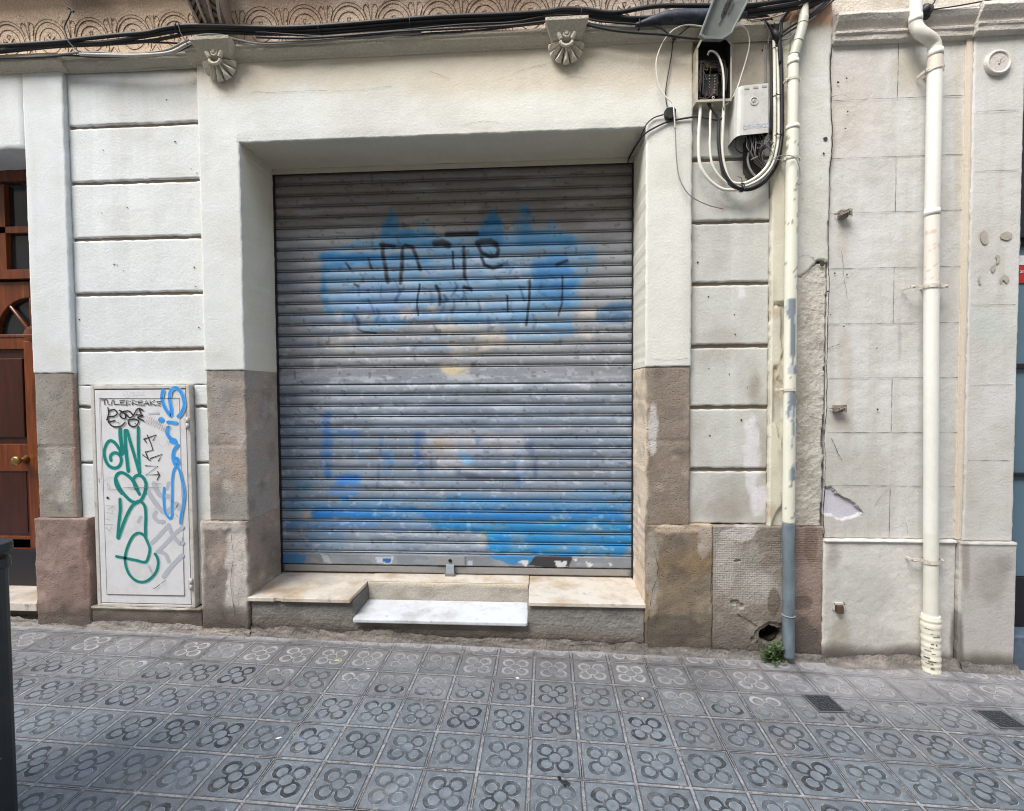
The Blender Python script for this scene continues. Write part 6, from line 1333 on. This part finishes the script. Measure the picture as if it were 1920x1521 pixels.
for s_ in range(70):
    a = rr.uniform(0, 2*math.pi); rad = rr.uniform(.02, .085); hh = rr.uniform(.01, .13)*(1-.3*rad/.08)
    tip = base+Vector((rad*math.cos(a)*1.05, -abs(rad*math.sin(a))*.9+.015, hh)); mid_ = base*.5+tip*.5+Vector((0, 0, .015))
    st.tube([tuple(base), tuple(mid_), tuple(tip)], [.0016, .0012, .0008], 4)
    for l in range(4):
        c = base*(1-(.55+.15*l))+tip*(.55+.15*l)+Vector((rr.uniform(-.012, .012), rr.uniform(-.012, .008), rr.uniform(-.004, .012)))
        s = rr.uniform(.008, .015); d = Vector((rr.uniform(-1, 1), rr.uniform(-1, .3), rr.uniform(-.3, .5))).normalized(); e_ = d.cross(Vector((rr.uniform(-.4, .4), rr.uniform(-.6, .1), 1))).normalized()
        nn = d.cross(e_).normalized(); pts = [c, c+d*s*.5+e_*s*.55, c+d*s*.8+e_*s*.3, c+d*s*1.1+e_*s*.45, c+d*s*1.5, c+d*s*1.1-e_*s*.45, c+d*s*.8-e_*s*.3, c+d*s*.5-e_*s*.55, c+d*s*.75+nn*s*.15]
        b.add(pts, [(i, i+1, 8) for i in range(7)]+[(7, 0, 8)])
b.build('leaves', leafmat(), PL); st.build('stems', m_flat('weed_stem', (84, 92, 50), .6), PL); adopt(PL)
def scrap(name, px_, py_, pts, mat, lab, cat, h=.002):
    d = CF+CR*(px_-960)/F-CU*(py_-760.5)/F; t = 1.0
    # intersection with the sloping pavement
    nrm = np.array([.0202, -.0014, 1.0]); t = -(CP@nrm)/(d@nrm); p = CP+d*t
    b = MB(); n = len(pts); v = [(p[0]+x, p[1]+y, gz(p[0]+x, p[1]+y)+h*(1+.8*math.sin(i*2.1))) for i, (x, y) in enumerate(pts)]; v2 = [(x, y, z-h*.6) for x, y, z in v]
    b.add(v+v2, [tuple(range(n)), tuple(range(2*n-1, n-1, -1))]+[(i, n+i, n+(i+1) % n, (i+1) % n) for i in range(n)]); o = b.build(name, mat); tag(o, lab, cat); return o
M_paper = m_flat('paper', (224, 224, 222), .7, var=.03)
scrap('paper_scrap', 971, 1272, [(-.007, -.004), (.006, -.006), (.009, .002), (.0, .007), (-.008, .004)], M_paper, 'tiny white paper scrap on the tiles below the marble step', 'litter')
scrap('paper_scrap', 523, 1384, [(-.012, -.006), (.002, -.008), (.012, .004), (.004, .006), (-.004, .0)], M_paper, 'torn white paper scrap on the tiles at the lower left', 'litter')
scrap('paper_scrap', 691, 1254, [(-.008, -.002), (.008, -.003), (.008, .002), (-.007, .003)], M_paper, 'thin white paper sliver on a tile seam', 'litter')
scrap('dry_leaf', 631, 1239, [(-.014, -.004), (-.002, -.008), (.014, -.004), (.012, .006), (-.004, .008)], m_flat('yellow_leaf', (190, 178, 130), .7), 'small dry yellowish leaf on the tiles', 'leaf')
scrap('rubber_scrap', 1056, 1468, [(-.022, .022), (-.01, .026), (-.004, .01), (.012, .008), (.026, -.006), (.02, -.016), (.01, -.008), (.006, -.024), (.0, -.01), (-.008, -.002), (-.016, .008)], M_black, 'black crumpled scrap on the tiles at the bottom', 'litter', .003)
scrap('cigarette_end', 1205, 1310, [(-.004, -.01), (.004, -.01), (.004, .01), (-.004, .01)], m_flat('cigarette_paper', (214, 190, 160), .7), 'stub of a cigarette end on a flower tile', 'litter')
# ================================================================== unseen facade added across the street to block some sky
OP = empty('sky_blocking_facade', (0, -8.5, -.1), 'unseen plain plastered facade added across the road to block part of the sky', 'building')
cop = lin((196, 182, 160)); b = MB(); b.box(-30, 30, -12, -8.6, -.2, 11.5, 0, cop)
b.build('wall', M_plaster, OP)
b = MB()
for k in range(-9, 10):
    for z in (1.0, 4.4, 7.8): b.box(k*3.0-.55, k*3.0+.55, -8.598, -8.55, z, z+2.1)
b.build('windows', M_darkglass, OP); adopt(OP)
# ================================================================== LIGHT
w = bpy.data.worlds.new('World'); SC.world = w; w.use_nodes = True; nt = w.node_tree; bg = nt.nodes['Background']
sky = nt.nodes.new('ShaderNodeTexSky'); sky.sky_type = 'NISHITA'; sky.sun_disc = False
EL, AZ = math.radians(52), math.radians(-142)
sky.sun_elevation = EL; sky.sun_rotation = AZ; hs = nt.nodes.new('ShaderNodeHueSaturation'); hs.inputs['Saturation'].default_value = .5; nt.links.new(sky.outputs[0], hs.inputs['Color']); nt.links.new(hs.outputs[0], bg.inputs[0]); bg.inputs[1].default_value = .15
sd = bpy.data.lights.new('sun', 'SUN'); sd.energy = 1.5; sd.angle = math.radians(32); sd.color = (1, .96, .9)
so = bpy.data.objects.new('sun', sd); COL.objects.link(so)
d = Vector((math.sin(AZ)*math.cos(EL), math.cos(AZ)*math.cos(EL), math.sin(EL))); so.rotation_euler = d.to_track_quat('Z', 'Y').to_euler(); so.location = d*8
SC.view_settings.view_transform = 'Standard'; SC.view_settings.look = 'None'; SC.view_settings.exposure = 1.7; SC.view_settings.gamma = 1
SC.render.engine = 'CYCLES'
SC.cycles.filter_width = 1.1
SC.cycles.max_bounces = 8; SC.cycles.diffuse_bounces = 4
